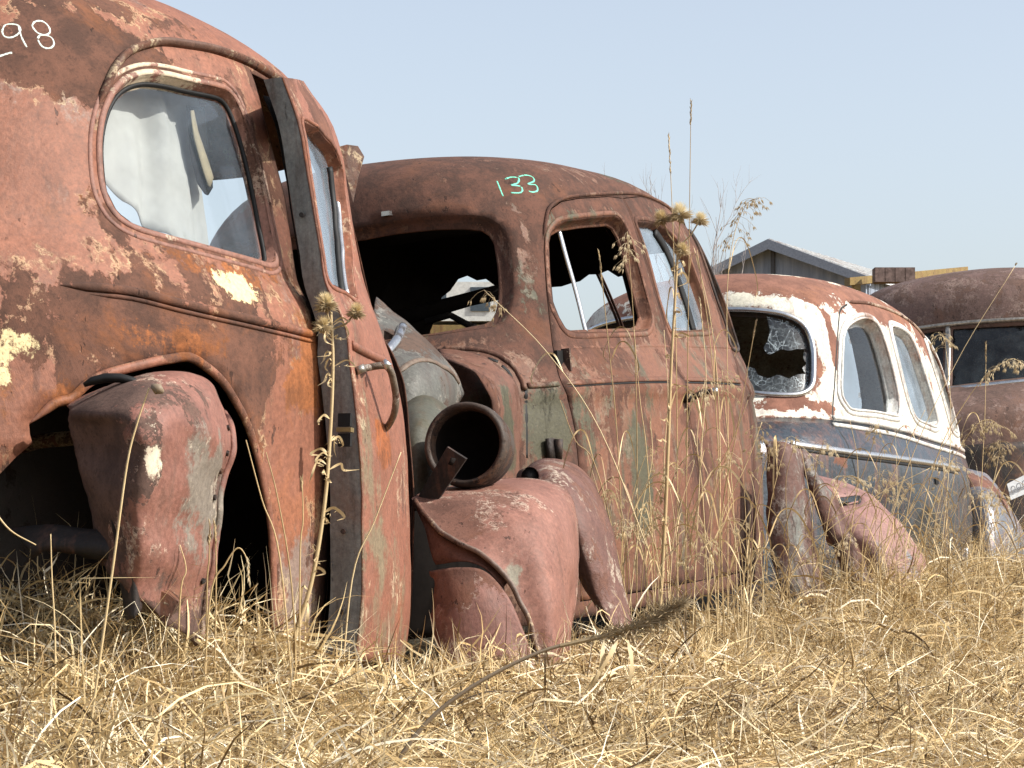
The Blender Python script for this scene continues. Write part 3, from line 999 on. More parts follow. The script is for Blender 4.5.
n1w = (M1.to_3x3() @ Vector((0, -1, 0))).normalized(); u1w = (M1.to_3x3() @ Vector((1, 0, 0))).normalized()
ts = np.linspace(0, 1, 15)
Lp = poly_at(T1['doorL'], ts); Rp = poly_at(T1['doorR'], ts)
rows = []
for i, t in enumerate(ts):
    tum = max(0, (.42 - t)) * .25
    a = at(*Lp[i], 5.96 + tum * .35); b = at(*Rp[i], 6.62 + tum * .4)
    r = []
    for s, o in ((0, 0), (.3, .018), (.65, .022), (1, 0)):
        r.append(a.lerp(b, s) + n1w * o)
    r.append(b + u1w * .10 - n1w * .06)
    rows.append([tuple(v) for v in r])
SD = net_surf(rows, M1, world=True, dent=.0011)
DOORM = rusty('rust_pink_door', ((160, 102, 80), (143, 90, 68)), rust=((104, 70, 58), (140, 94, 76)), orange=(180, 100, 52), pale=(206, 190, 160), grey=(124, 108, 84),
              t_rust=.575, t_orange=.635, t_pale=.74, t_grey=.58, seed=6, streak=.35, val=.86, sat=.92, patches=[('grey', loc(SD, 388, 600), (.5, .3, .26), .08), ('grey', loc(SD, 372, 480), (.2, .3, .3), .07), ('orange', loc(SD, 382, 445), (.12, .1, .08), .2), ('rust', loc(SD, 402, 470), (.3, .05, .2), .08), ('rust', loc(SD, 320, 115), (.3, .1, .12), .12)])
dwin = SD.trace(T1['dwin'], 'dwin')
door1 = panel('door', SD, [(0.0, 0.0), (SD.lp, 0.0), (SD.lp, SD.lq), (0, SD.lq)], [dwin], DOORM, car1, .03, .004)
door1['label'] = 'rusty pink door hanging ajar'
mb = MB()
e = np.array([(0.0, q) for q in np.linspace(0, SD.lq, 60)])
P = SD.pos(e[:, 0], e[:, 1])
nin = np.array(M1.to_3x3().inverted() @ -n1w); ain = np.array([1., 0, 0])
dep = np.interp(np.linspace(0, 1, 60), [0, .35, .48, 1], [.055, .06, .085, .085])[:, None]
vs = np.vstack([P + ain * .002, P + nin * .012, P + nin * dep * .5 + ain * .004, P + nin * dep + ain * .012, P + nin * dep + ain * .6])
mb.add(vs, [(r * 60 + i, r * 60 + i + 1, (r + 1) * 60 + i + 1, (r + 1) * 60 + i) for r in range(3) for i in range(59)])
JAMB = rusty('jamb_grey', ((150, 152, 148), (130, 132, 130)), rust=((62, 48, 40), (96, 66, 50)), t_rust=.60, t_pale=.9, t_orange=.70, t_grey=.8, seed=9, patches=[('rust', loc(SD, 300, 130), (.2, .2, .12), .2)])
jamb = mb.build('door_edge', JAMB, door1, True)
for kq in (14, 26, 46, 54):
    c_ = P[kq] + nin * dep[kq] * .55
    ms = MB(); ms.tube([tuple(c_), tuple(c_ - ain * .006)], .006, 8); ms.build('screw', DARK_STEEL, jamb)
panel('inner_panel', SD, [(0.03, 0.02), (SD.lp * .9, 0.02), (SD.lp * .9, SD.lq - .01), (0.03, SD.lq - .01)], [shrink(dwin, .01, SD)], DARK, door1, .06, .003, -.06)
mb = flange(SD, dwin, .03, .006, .015)
bead(SD, shrink(dwin, -.008, SD), .012, .006, .015, True, mb=mb)
wf = mb.build('window_frame', DOORM, door1, True)
panel('window_glass', SD, shrink(dwin, -.004, SD), [], GLASS, wf, .05, 0, -.028)
bead(SD, SD.trace([(342, 172), (346, 204), (350, 250), (355, 292)], 'chan'), .014, .012, .02, off=-.024).build('window_channel', CHROME, wf, True)
bead(SD, SD.trace([(338, 165), (343, 204), (347, 250), (351, 290)], 'chan'), .02, .012, .02, off=-.026).build('window_seal', BLACK_RUBBER, wf, True)
mb = bead(SD, SD.trace([(352, 345), (360, 350), (372, 356), (384, 361)], 'dm'), .022, .012, .02)
mb.build('belt_moulding', DOORM, door1, True)
# latch in the door edge
Mi1 = M1.inverted()
lp = [Mi1 @ at(x, y, 5.90) for x, y in ((345, 420), (345, 440), (345, 430))]
for k in range(2):
    mb = MB(); mb.box(lp[k], (.012, .030, .03)); mb.build('latch_slot', BLACK_RUBBER, jamb)
mb = MB(); mb.box(lp[2], (.02, .036, .010)); mb.build('latch_bolt', plain('brass', (150, 130, 88), .4, .7), jamb)
# bent door handle
o = .058
def sd_pt(x, y, out):
    r = SD.px(x, y); p = np.array([r[0]]), np.array([r[1]])
    return Vector(SD.pos(*p)[0] + SD.nor(*p)[0] * out)
hp = [sd_pt(360, 369, -.005), sd_pt(360, 369, .02)]
h2 = [Mi1 @ at(x, y, d) for x, y, d in ((367, 368, 6.08), (377, 366, 6.08), (386, 366, 6.09), (391, 372, 6.1), (394, 384, 6.12), (396, 398, 6.14), (394, 414, 6.16), (388, 426, 6.2), (383, 430, 6.25))]
mb = MB(); mb.tube([tuple(v) for v in catmull([tuple(v) for v in hp + h2], 4)], .0085, 10)
dh = mb.build('door_handle', rusty('handle_steel', ((150, 134, 116), (120, 100, 84)), t_rust=.52, t_pale=.72, pale=(210, 205, 195), rough=(.35, .7), metal=.3), door1, True)
mb = MB(); mb.tube([tuple(Mi1 @ at(359, 366, 5.995)), tuple(Mi1 @ at(362, 373, 5.995))], .012, 10); mb.build('escutcheon', DULL_CHROME, dh, True)
mb = MB(); mb.tube([tuple(Mi1 @ at(383, 361, 6.06)), tuple(Mi1 @ at(389, 367, 6.06))], [.008, .010], 10); mb.build('handle_cap', CHROME, dh, True)
# bent vent-window frame sticking out of the door's top corner
fl = [(333.5, 148), (347, 144.5), (358, 146), (364, 156), (358, 177), (353, 202), (347, 177), (340, 158)]
mb = MB(); mb.prism([tuple(Mi1 @ at(x, y, 6.58 + (x - 340) * .002)) for x, y in fl], tuple((Mi1.to_3x3() @ Vector((0, .012, 0)))))
mb.build('vent_window_frame', rusty('flap_rust', ((112, 78, 62), (92, 64, 52)), t_rust=.52, t_pale=.85, grey=(120, 116, 90), t_grey=.62), door1)

# ---- cloth hung behind the quarter window
cl = [(88, 64), (120, 56), (150, 60), (190, 66), (203, 76), (206, 110), (212, 160), (219, 215), (224, 268), (188, 266), (184, 240), (180, 224), (152, 208), (124, 186), (102, 160), (86, 146)]
clq = S1.trace([(x + (24 if x > 100 else 0), y - 3) for x, y in cl], 'cloth')
_f = S1.raw
def cloth_fn(p, q):
    P = _f(p, q)
    N = S1.nor(p, q)
    w = .011 * np.sin(p * 34 + q * 3 + np.sin(q * 9)) + .006 * np.sin(p * 63 + 1.3 - q * 6) - .022 * np.exp(-((p + .42 - q * .05) / .018)**2)
    return P - N * (.10 + w)[..., None]
SCl = Surf(cloth_fn, (-1.3, .2), (qc(S1, k1, .9), qc(S1, k1, 1.6)), M1, (80, 60), 1.0); SCl.flip = S1.flip
cloth = panel('curtain', SCl, clq, [], CLOTH, None, .02, .002, M=M1)
tag(cloth, 'white cloth hung inside the rear side window of the car chalked 98', 'curtain')
# dark torn trim hanging beside the cloth
tr = S1.trace([(x + 6, y) for x, y in [(204, 92), (222, 94), (226, 130), (229, 160), (232, 176), (226, 186), (216, 172), (208, 140)]], 'trim')
panel('torn_lining', S1, tr, [], DARK, car1, .03, .003, -.07)
tr2 = S1.trace([(x + 4, y) for x, y in [(206, 100), (209, 99), (214, 122), (224, 150), (230, 168), (226, 180), (219, 160), (210, 128)]], 'trim')
panel('lining_edge', S1, tr2, [], plain('tan_fabric', (150, 138, 112), .9), car1, .03, .003, -.058)

# ---- crumpled fender jammed in the arch
MF = base_frame(150, 600, 5.3)
fender1 = empty('crumpled_fender', M=MF)
tag(fender1, 'crumpled pink fender with peeling paint jammed in the wheel arch of the car chalked 98', 'fender', 'loose fenders')
frows = [
    [(84, 400, 5.55), (112, 386, 5.5), (150, 376, 5.5), (190, 373, 5.52), (214, 384, 5.55), (228, 412, 5.6)],
    [(63, 408, 5.33), (100, 391, 5.28), (145, 376, 5.25), (186, 375, 5.3), (213, 392, 5.36), (231, 428, 5.47)],
    [(64, 412, 5.26), (100, 412, 5.14), (140, 408, 5.09), (182, 408, 5.16), (210, 427, 5.26), (231, 455, 5.44)],
    [(66, 424, 5.26), (102, 428, 5.17), (143, 432, 5.05), (178, 432, 5.12), (206, 447, 5.24), (227, 474, 5.43)],
    [(70, 446, 5.27), (104, 452, 5.19), (143, 455, 5.06), (173, 460, 5.12), (199, 476, 5.24), (219, 500, 5.42)],
    [(78, 476, 5.25), (106, 486, 5.15), (140, 492, 5.06), (166, 502, 5.12), (192, 518, 5.24), (214, 542, 5.42)],
    [(92, 520, 5.28), (112, 530, 5.18), (137, 540, 5.09), (160, 552, 5.14), (184, 568, 5.25), (206, 590, 5.42)],
    [(102, 566, 5.3), (117, 582, 5.2), (136, 600, 5.13), (156, 616, 5.17), (178, 634, 5.28), (196, 654, 5.42)]]
SF = net_surf(frows, MF, dent=.0062)
FPINK = rusty('fender_pink', ((166, 106, 88), (150, 93, 77)), rust=((96, 70, 60), (128, 94, 80)), orange=(150, 96, 66), pale=(222, 208, 184), grey=(134, 122, 108), t_rust=.565, t_orange=.78, t_pale=.67, t_grey=.62, seed=3, streak=.2,
              patches=[('rust', loc(SF, 100, 458), (.15, .3, .18), .32), ('rust', loc(SF, 130, 395), (.2, .3, .06), .1), ('pale', loc(SF, 158, 415), (.08, .2, .035), .14), ('pale', loc(SF, 152, 462), (.025, .2, .06), .18), ('grey', loc(SF, 205, 500), (.06, .3, .16), .2), ('grey', loc(SF, 160, 520), (.06, .2, .06), .12)])
panel('fender_skin', SF, torn(SF, 'lb', .022, 4), [], FPINK, fender1, .016, .003)
MFi = MF.inverted()
bead(SF, [(SF.lp - .008, t * SF.lq) for t in np.linspace(.04, .97, 24)], .018, .012, .015).build('rolled_lip', FPINK, fender1, True)
for kk in range(6):
    pq_ = (SF.lp * .94, SF.lq * (.2 + .13 * kk)); c_ = SF.pos(np.array([pq_[0]]), np.array([pq_[1]]))[0]; n_ = SF.nor(np.array([pq_[0]]), np.array([pq_[1]]))[0]
    ms = MB(); ms.tube([tuple(c_ - n_ * .002), tuple(c_ + n_ * .005)], .007, 6); ms.build('bolt', DARK_STEEL, fender1)
br = net_surf([[(110, 505, 5.16), (124, 503, 5.12), (137, 510, 5.14)], [(114, 540, 5.17), (128, 540, 5.11), (140, 545, 5.14)], [(119, 580, 5.18), (130, 582, 5.12), (141, 582, 5.15)], [(124, 621, 5.19), (133, 618, 5.13), (141, 610, 5.15)]], MF)
panel('mounting_flange', br, br.full, [], DARK_STEEL, fender1, .02, .006)  # darker steel puts the shade of this left-facing flange into its colour
mb = MB(); mb.prism([tuple(MFi @ at(x, y, 5.2)) for x, y in ((140, 591), (152, 588), (168, 594), (178, 602), (170, 617), (152, 613), (140, 612))], tuple(MFi.to_3x3() @ Vector((.01, .06, .012))))
mb.build('bracket', BROWN_STEEL, fender1)
wb = net_surf([[(8, 528, 5.34), (50, 524, 5.30), (84, 528, 5.27), (112, 530, 5.24)], [(14, 548, 5.30), (52, 544, 5.26), (86, 546, 5.23), (114, 548, 5.20)], [(20, 572, 5.32), (56, 562, 5.28), (88, 560, 5.25), (116, 566, 5.22)]], MF)
panel('bent_flange', wb, torn(wb, 'lb', .04, 12), [], DARK_STEEL, fender1, .02, .004)
mb = MB(); mb.tube([tuple(MFi @ at(x, y, d)) for x, y, d in ((10, 450, 5.62), (40, 441, 5.58), (74, 438, 5.54), (100, 446, 5.5))], .016, 8); mb.build('brace_rod', BROWN_STEEL, fender1, True)
# rubber strip lying on top
rub = MB()
rub.tube([tuple(at(x, y, d)) for x, y, d in ((84, 385, 5.24), (92, 381, 5.24), (105, 378, 5.24), (120, 378, 5.24), (132, 381, 5.24), (144, 384, 5.24))], [.006, .011, .0125, .012, .011, .003], 8, flat=.8)
rb = rub.build('rubber_strip', BLACK_RUBBER, None, True)
tag(rb, 'short black rubber strip lying on top of the crumpled pink fender', 'rubber strip')

# =================================================================== CAR 2 — brown sedan, 133
car2 = empty('rusty_car', M=M2)
tag(car2, 'brown rusty sedan without windscreen and with 133 chalked in green on its roof', 'car', 'old cars rusting in a row')
mir = lambda P: np.array([(-math.pi - p, q) for p, q in P])
rust2 = dict(rust=((84, 59, 49), (120, 79, 63)), orange=(142, 88, 58), pale=(172, 154, 134), grey=(80, 77, 58))
B2 = rusty('rust_brown_body', ((126, 82, 60), (110, 70, 51)), t_rust=.50, t_orange=.66, t_pale=.74, t_grey=.55, seed=12, streak=.4, val=.83, sat=.90, halo=.22, **rust2,
           patches=[('rust', loc(S2, 470, 180), (.5, 1.2, .22), .12), ('grey', loc(S2, 618, 180), (.10, .3, .05), .22), ('grey', loc(S2, 535, 300), (.06, .2, .2), .12), ('pale', loc(S2, 527, 290), (.05, .1, .2), .11), ('pale', loc(S2, 516, 345), (.1, .2, .05), .1),
                    ('grey', loc(S2, 548, 425), (.13, .3, .14), .17), ('rust', loc(S2, 548, 425), (.15, .3, .15), -.12), ('grey', loc(S2, 500, 420), (.06, .2, .13), .14), ('grey', loc(S2, 762, 410), (.14, .3, .22), .3), ('grey', loc(S2, 700, 215), (.2, .3, .06), .1)])
D2 = rusty('rust_brown_door', ((140, 90, 66), (124, 78, 56)), t_rust=.525, t_orange=.625, t_pale=.76, t_grey=.535, seed=14, streak=.5, val=.86, sat=.90, halo=.22, **rust2,
           patches=[('grey', loc(S2, 585, 440), (.10, .2, .16), .12), ('grey', loc(S2, 640, 470), (.1, .2, .3), .10), ('grey', loc(S2, 565, 215), (.3, .2, .05), .08), ('grey', loc(S2, 655, 214), (.2, .2, .03), .14), ('pale', loc(S2, 600, 345), (.3, .2, .05), .05)])
wind2h = S2.trace(T2['wind'], 'wind2')
w_ = list(map(tuple, wind2h))
pm = -math.pi / 2
w_ = [p for p in w_ if p[0] > pm + .02]
top_q = w_[0][1]; bot_q = w_[-1][1]
wind2 = np.array(w_ + [(pm, bot_q)] + [(-math.pi - p, q) for p, q in reversed(w_)] + [(pm, top_q)])
win1, win2, win3 = [S2.trace(T2[k], k) for k in ('win1', 'win2', 'win3')]
div = [(622, 198), (630, 215), (640, 245), (651, 280), (661, 312), (669, 340), (676, 370), (684, 400), (694, 450), (702, 520), (706, 580)]
fd = S2.trace([(580, 602), (580, 560), (580, 500), (578, 463), (574.6, 430), (567.6, 400), (561, 383), (556, 366), (551, 335), (546, 290), (543.5, 250), (545, 222), (551, 208), (561, 201), (577, 198), (607, 196)] + div, 'fdoor2')
rd = S2.trace([(x + 1, y) for x, y in reversed(div)] + [(640, 196), (654, 201), (668, 207), (680, 214), (690, 226), (700, 255), (711, 290), (722, 322), (732, 350), (740, 378), (748, 400), (752, 440), (753, 500), (752, 570)], 'rdoor2')
rear_mid = math.pi / 2
rw = np.array([(-math.pi * 1.5 + .01, qc(S2, k2, 1.12)), (-math.pi * 1.5 + .50, qc(S2, k2, 1.12)), (-math.pi * 1.5 + .56, qc(S2, k2, 1.18)), (-math.pi * 1.5 + .56, qc(S2, k2, 1.46)), (-math.pi * 1.5 + .48, qc(S2, k2, 1.58)), (-math.pi * 1.5 + .01, qc(S2, k2, 1.60))])
rw2 = np.array([(-math.pi - p, q) for p, q in rw])
body2 = panel('body', S2, rect_outer(S2), [wind2, fd, rd, win3, mir(win1), mir(win2), rw, rw2], B2, car2, .035, .004)
mb = flange(S2, wind2, .035, .02, .02)
mb.build('windscreen_frame', B2, car2, True)


def hung_door(S, outer, win, mat, parent, gap=.004):
    d = panel('door', S, shrink(outer, gap, S), [win], mat, parent, .03, .005, 0.0)
    mb = flange(S, win, .035, .014, .015)
    bead(S, shrink(win, -.012, S), .020, .006, .015, True, mb=mb)
    fr = mb.build('window_frame', mat, d, True)
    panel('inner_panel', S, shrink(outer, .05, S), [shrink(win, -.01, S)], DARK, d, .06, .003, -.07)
    return d, fr


fdo, ff = hung_door(S2, fd, win1, D2, car2)
rdo, rf = hung_door(S2, rd, win2, D2, car2)
panel('window_glass', S2, shrink(win2, -.006, S2), [], GLASS, rf, .05, 0, -.03)
bead(S2, S2.trace([(660, 228), (671, 246), (683, 275), (694, 308), (700, 330)], 'ch'), .05, .012, .02, off=-.026).build('window_channel', BLACK_RUBBER, rf, True)
mb = flange(S2, win3, .035, .010, .015)
bead(S2, shrink(win3, -.008, S2), .018, .010, .015, True, mb=mb)
qf = mb.build('quarter_window_frame', DARK_STEEL, car2, True)
panel('window_glass', S2, shrink(win3, -.006, S2), [], GLASS_CLEAR, qf, .05, 0, -.03)
bead(S2, S2.trace([(569, 226), (577, 255), (587, 290), (597, 330)], 'bar'), .022, .010, .02, off=-.045).build('vent_window_bar', CHROME, ff, True)
bead(S2, S2.trace(T2['rail'], 'rail2'), .014, .012, .015, taper=True).build('drip_rail', B2, car2, True)
for nm_, par_, x0_, x1_ in (('belt_crease', fdo, 566, 671), ('belt_crease', rdo, 684, 742)):
    L_ = [(x, float(np.interp(x, [528, 560, 600, 640, 680, 720, 745], [386, 384, 381, 379, 379, 380, 382]))) for x in np.linspace(x0_, x1_, 6)]
    mb = bead(S2, S2.trace(L_, 'crease'), .022, .007, .02, taper=True)
    bead(S2, S2.trace([(x, y - 35 + (2 if x > 600 else 0)) for x, y in L_], 'crease'), .012, .003, .02, taper=True, mb=mb)
    mb.build(nm_, D2, par_, True)
    bead(S2, S2.trace([(x, y + 3.2) for x, y in L_], 'crease'), .006, .0012, .02, taper=True).build('painted_crease_shade', BLACK_RUBBER, par_, True)  # black line paints the thin shadow under the crease
L_ = [(x, y) for x, y in T2['crease'] if x < 562]
bead(S2, S2.trace([(528, 385.5), (540, 385), (558, 383.5)], 'crease'), .022, .007, .02).build('cowl_crease', B2, car2, True)
# hinges
def lump(S, x, y, size, mat, name, parent, out=.01):
    r = S.px(x, y); p = np.array([r[0]]), np.array([r[1]])
    mb = MB(); c = S.pos(*p)[0] + S.nor(*p)[0] * out
    mb.box(c, size); return mb.build(name, mat, parent)
lump(S2, 559, 361, (.05, .014, .07), BLACK_RUBBER, 'door_hinge', car2, .0)
lump(S2, 565, 361, (.012, .03, .075), BROWN_STEEL, 'hinge_plate', car2, .008)
hg = MB(); r = S2.px(554, 449); p = np.array([r[0]]), np.array([r[1]]); c = S2.pos(*p)[0]; n = S2.nor(*p)[0]
hg.tube([tuple(c + n * .015 + np.array([0, 0, -.035])), tuple(c + n * .022 + np.array([0, 0, .03]))], [.013, .016], 10)
hg.box(c + n * .004 + np.array([-.03, 0, 0]), (.05, .014, .07)); hg.build('door_hinge', DARK_STEEL, car2, True)
bead(S2, S2.trace([(526, 388), (526.5, 410), (527, 435), (527, 458)], 'gap'), .014, .001, .02).build('cowl_seam', BLACK_RUBBER, car2, True)
bead(S2, S2.trace([(444, 349), (462, 349), (482, 351), (500, 357), (514, 368), (522, 382), (524, 390)], 'lip'), .02, .012, .015).build('hood_ledge', B2, car2, True)
for seg in ([(470, 350), (482, 352)], [(490, 354.5), (500, 358)], [(504, 362), (511, 369), (515, 378)]):
    bead(S2, S2.trace([(x - 2, y + 3.5) for x, y in seg], 'slot'), .014, .003, .01).build('vent_slot', BLACK_RUBBER, car2, True)
# rear door handle, bent
def sp(S, x, y, out):
    r = S.px(x, y); p = np.array([r[0]]), np.array([r[1]])
    return Vector(S.pos(*p)[0] + S.nor(*p)[0] * out)
Mi2 = M2.inverted()
mb = MB(); a = sp(S2, 684, 399, -.003); b = sp(S2, 684, 399, .035)
mb.tube([tuple(a), tuple(b)], .016, 10)
tip = Mi2 @ at(715, 391, (M2 @ b).y + .02)
mb.tube([tuple(b), tuple(b.lerp(tip, .5) + Vector((0, 0, .008))), tuple(tip)], [.011, .012, .009], 10)
dh = mb.build('door_handle', DARK_STEEL, rdo, True)
mb = MB(); mb.tube([tuple(Mi2 @ at(710, 392, (M2 @ b).y)), tuple(Mi2 @ at(718, 391, (M2 @ b).y))], [.012, .016], 10); mb.build('handle_tip', CHROME, dh, True)
strokes(S2, [T2['one'], T2['three'], T2['threeb']], .0095, CHALK_G, 'chalk_number', car2)
lump(S2, 388, 215, (.02, .03, .015), CHROME, 'wiper_pivot', car2, .012)
floor_plate(S2, .10, DARK, car2)
bc = S2.trace([(492, 470), (492, 600)], 'bay_shade_edge')
panel('bay_shade_sheet', S2, [(-math.pi - bc[0][0], .0), (bc[0][0], .0), (bc[0][0], qc(S2, k2, .90)), (-math.pi - bc[0][0], qc(S2, k2, .90))], [], DARK, car2, .06, .004, .012)  # dark sheet paints the shade of the open engine bay
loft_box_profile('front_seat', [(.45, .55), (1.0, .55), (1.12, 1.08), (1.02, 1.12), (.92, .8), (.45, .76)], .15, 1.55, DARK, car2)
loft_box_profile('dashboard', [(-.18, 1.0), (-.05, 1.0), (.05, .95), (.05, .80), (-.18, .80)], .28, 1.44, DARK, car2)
mb = MB(); mb.tube([(-.1, .45, .80), (.30, .45, 1.02)], .016, 8)
ring = [(.30 + .20 * math.sin(a) * .42, .45 + .20 * math.cos(a), 1.02 + .20 * math.sin(a) * -.9) for a in np.linspace(0, 2 * math.pi, 25)]
mb.tube(ring, .012, 8, cap=False); mb.build('steering_wheel', BLACK_RUBBER, car2, True)
# sagging headliner seen through the windscreen
mb = MB()
hx = np.linspace(.15, 1.55, 60); hy = np.concatenate([np.linspace(.42, 1.28, 22), np.linspace(1.31, 1.42, 5)])
nyh = len(hy)
rg = np.random.default_rng(5)
jag = np.interp(np.arange(60), np.arange(0, 61, 5), rg.uniform(0, 1, 13)) + rg.uniform(-.1, .1, 60)
jay = np.interp(np.arange(nyh), np.arange(0, 30, 3), rg.uniform(0, 1, 10)) + rg.uniform(-.12, .12, nyh)
vs = []
for i, x in enumerate(hx):
    for j, y in enumerate(hy):
        z = 1.70 - .05 * ((y - .86) / .6)**2 - .04 * abs(math.sin(x * 3.1 + y * 1.7))
        if y > 1.29: z -= (y - 1.28) / .14 * (.18 + .10 * jag[i])
        if x > 1.25: z -= (x - 1.25) / .30 * (.10 + .13 * jay[j])
        vs.append((x, y, z))
mb.add(vs, [(i * nyh + j, i * nyh + j + 1, (i + 1) * nyh + j + 1, (i + 1) * nyh + j) for i in range(59) for j in range(nyh - 1)])
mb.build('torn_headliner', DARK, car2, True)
mb = MB(); mb.tube([tuple(Mi2 @ at(x, y, d)) for x, y, d in ((372, 326, 9.5), (420, 313, 9.45), (470, 299, 9.4), (520, 287, 9.35))], [.028, .03, .026, .03], 8); mb.build('fallen_roof_bow', DARK, car2, True)
mb = MB(); mb.tube([tuple(Mi2 @ at(x, y, d)) for x, y, d in ((425, 322, 9.2), (450, 315, 9.2), (470, 326, 9.2), (485, 332, 9.2))], .012, 8); mb.build('steering_spoke', DARK, car2, True)
# trailing fender strips behind the rear door
for rows_, nm in (([[(764, 441, 9.87), (782, 441, 9.85), (797, 446, 9.9), (803, 452, 10.02)], [(765, 480, 9.85), (784, 480, 9.83), (798, 484, 9.88), (806, 490, 9.98)], [(769, 530, 9.82), (788, 530, 9.8), (804, 534, 9.84), (814, 540, 9.95)], [(777, 580, 9.79), (797, 582, 9.77), (816, 584, 9.82), (827, 590, 9.92)], [(788, 632, 9.76), (810, 634, 9.74), (830, 636, 9.79), (840, 640, 9.88)]], 'rear_fender'),
                  ([[(801, 446, 10.07), (805, 446, 10.06), (808, 450, 10.1)], [(808, 484, 10.0), (820, 484, 9.99), (831, 490, 10.06)], [(820, 520, 9.96), (837, 522, 9.95), (852, 528, 10.03)], [(836, 560, 9.92), (855, 562, 9.91), (868, 568, 10.0)], [(852, 602, 9.88), (870, 604, 9.87), (884, 610, 9.96)]], 'fender_brace')):
    s = net_surf(rows_, M2, dent=.006)
    panel(nm, s, torn(s, 'lrt', .006, len(nm)), [], rusty('rear_rust_' + nm, ((122, 80, 68), (106, 70, 60)), t_rust=.54, t_orange=.72, t_pale=.71, t_grey=.52, seed=17, streak=.3, rust=((88, 62, 54), (122, 82, 68)), pale=(190, 182, 172), grey=(112, 112, 104)), car2, .03, .004)

# =================================================================== CAR 3 — silver and white sedan
car3 = empty('rusty_car', M=M3)
tag(car3, 'silver old car with white window frames, rusty roof and smashed windscreen', 'car', 'old cars rusting in a row')
qb = float(S3.trace([(880, 427)], 'belt')[0][1])
print('QB', qb, qc(S3, k3, 1.0))
wind3h = [tuple(p) for p in S3.trace(T3['wind'], 'wind3') if p[0] > pm + .02]
wind3 = np.array(wind3h + [(pm, wind3h[-1][1])] + [(-math.pi - p, q) for p, q in reversed(wind3h)] + [(pm, wind3h[0][1])])
v1, v2, v3 = [S3.trace(T3[k], k) for k in ('win1', 'win2', 'win3')]
G3 = rusty('white_and_rust_greenhouse', ((218, 214, 202), (204, 198, 184)), rust=((122, 84, 70), (150, 104, 86)), orange=(166, 112, 78), pale=(232, 226, 206), t_rust=.575, t_orange=.70, t_pale=.70, t_grey=.72, grey=(160, 158, 150), seed=22, streak=.2, soft=.012, val=.96, sat=.95, edge=.10,
           patches=[('rust', loc(S3, 770, 280), (1.0, 1.3, .15), .27), ('rust', loc(S3, 880, 308), (.5, .5, .11), .36), ('rust', loc(S3, 925, 338), (.3, .5, .12), .3), ('rust', loc(S3, 834, 345), (.03, .10, .36), .26), ('rust', loc(S3, 790, 404), (.16, .14, .04), .3), ('rust', loc(S3, 828, 408), (.05, .1, .05), .2),
                    ('rust', loc(S3, 808, 322), (.12, .12, .10), -.40), ('pale', loc(S3, 766, 300), (.15, .22, .045), .26), ('pale', loc(S3, 733, 296), (.06, .2, .06), .24), ('pale', loc(S3, 780, 274), (.16, .22, .03), .22), ('pale', loc(S3, 836, 284), (.12, .2, .025), .22)])
L3 = rusty('silver_grey_body', ((66, 74, 82), (54, 61, 68)), rust=((104, 76, 64), (140, 98, 80)), orange=(160, 110, 80), pale=(176, 182, 186), grey=(58, 65, 73), t_rust=.64, t_orange=.78, t_pale=.78, t_grey=.66, seed=24, streak=.5, halo=0, paint_rough=.17, metal=.4, spec=.5, bump=.2, val=1.0, sat=1.0,
           patches=[('rust', loc(S3, 840, 462), (.2, .3, .04), .14), ('rust', loc(S3, 975, 480), (.1, .3, .05), .15)])
body3 = panel('body', S3, rect_outer(S3, None, qb), [], L3, car3, .035, .004)
top3 = panel('roof', S3, rect_outer(S3, qb, None), [wind3, v1, v2, v3, mir(v1)], G3, car3, .03, .004)
WHITE3 = rusty('white_frame_paint', ((206, 206, 200), (184, 183, 178)), t_rust=.62, t_orange=.80, t_pale=.8, t_grey=.9, seed=26, soft=.015, paint_rough=.4, val=1.0, sat=1.0)
CLEAN3 = glassy('clean_glass', amount=.03, var=.03)
for w, nm in ((v1, 'door_window'), (v2, 'rear_door_window'), (v3, 'quarter_window')):
    mb = bead(S3, shrink(w, -.022, S3), .024, .010, .015, True)
    bead(S3, shrink(w, -.004, S3), .014, .012, .015, True, mb=mb)
    flange(S3, w, .04, .012, .015, mb)
    fr = mb.build('window_frame', WHITE3, car3, True)
    panel('window_glass', S3, shrink(w, -.004, S3), [], GLASS if nm != 'door_window' else CLEAN3, fr, .05, 0, -.034)
# vent pane in the first window (blueish, dusty) and its chrome bar
vp = S3.trace([(843, 338), (851, 325), (857, 345), (863, 375), (867, 402), (866, 410), (853, 408), (846.6, 403), (842.5, 394), (842, 369)], 'vent')
panel('vent_window_glass', S3, vp, [], glassy('dusty_vent', (128, 142, 154), .7, var=.12), car3, .04, 0, -.026)
mb = bead(S3, shrink(wind3, .004, S3), .028, .016, .02, True)
mb2 = flange(S3, wind3, .03, .012, .02)
wf3 = mb2.build('windscreen_frame', DARK_STEEL, car3, True)
mb.build('windscreen_trim', CHROME, wf3, True)
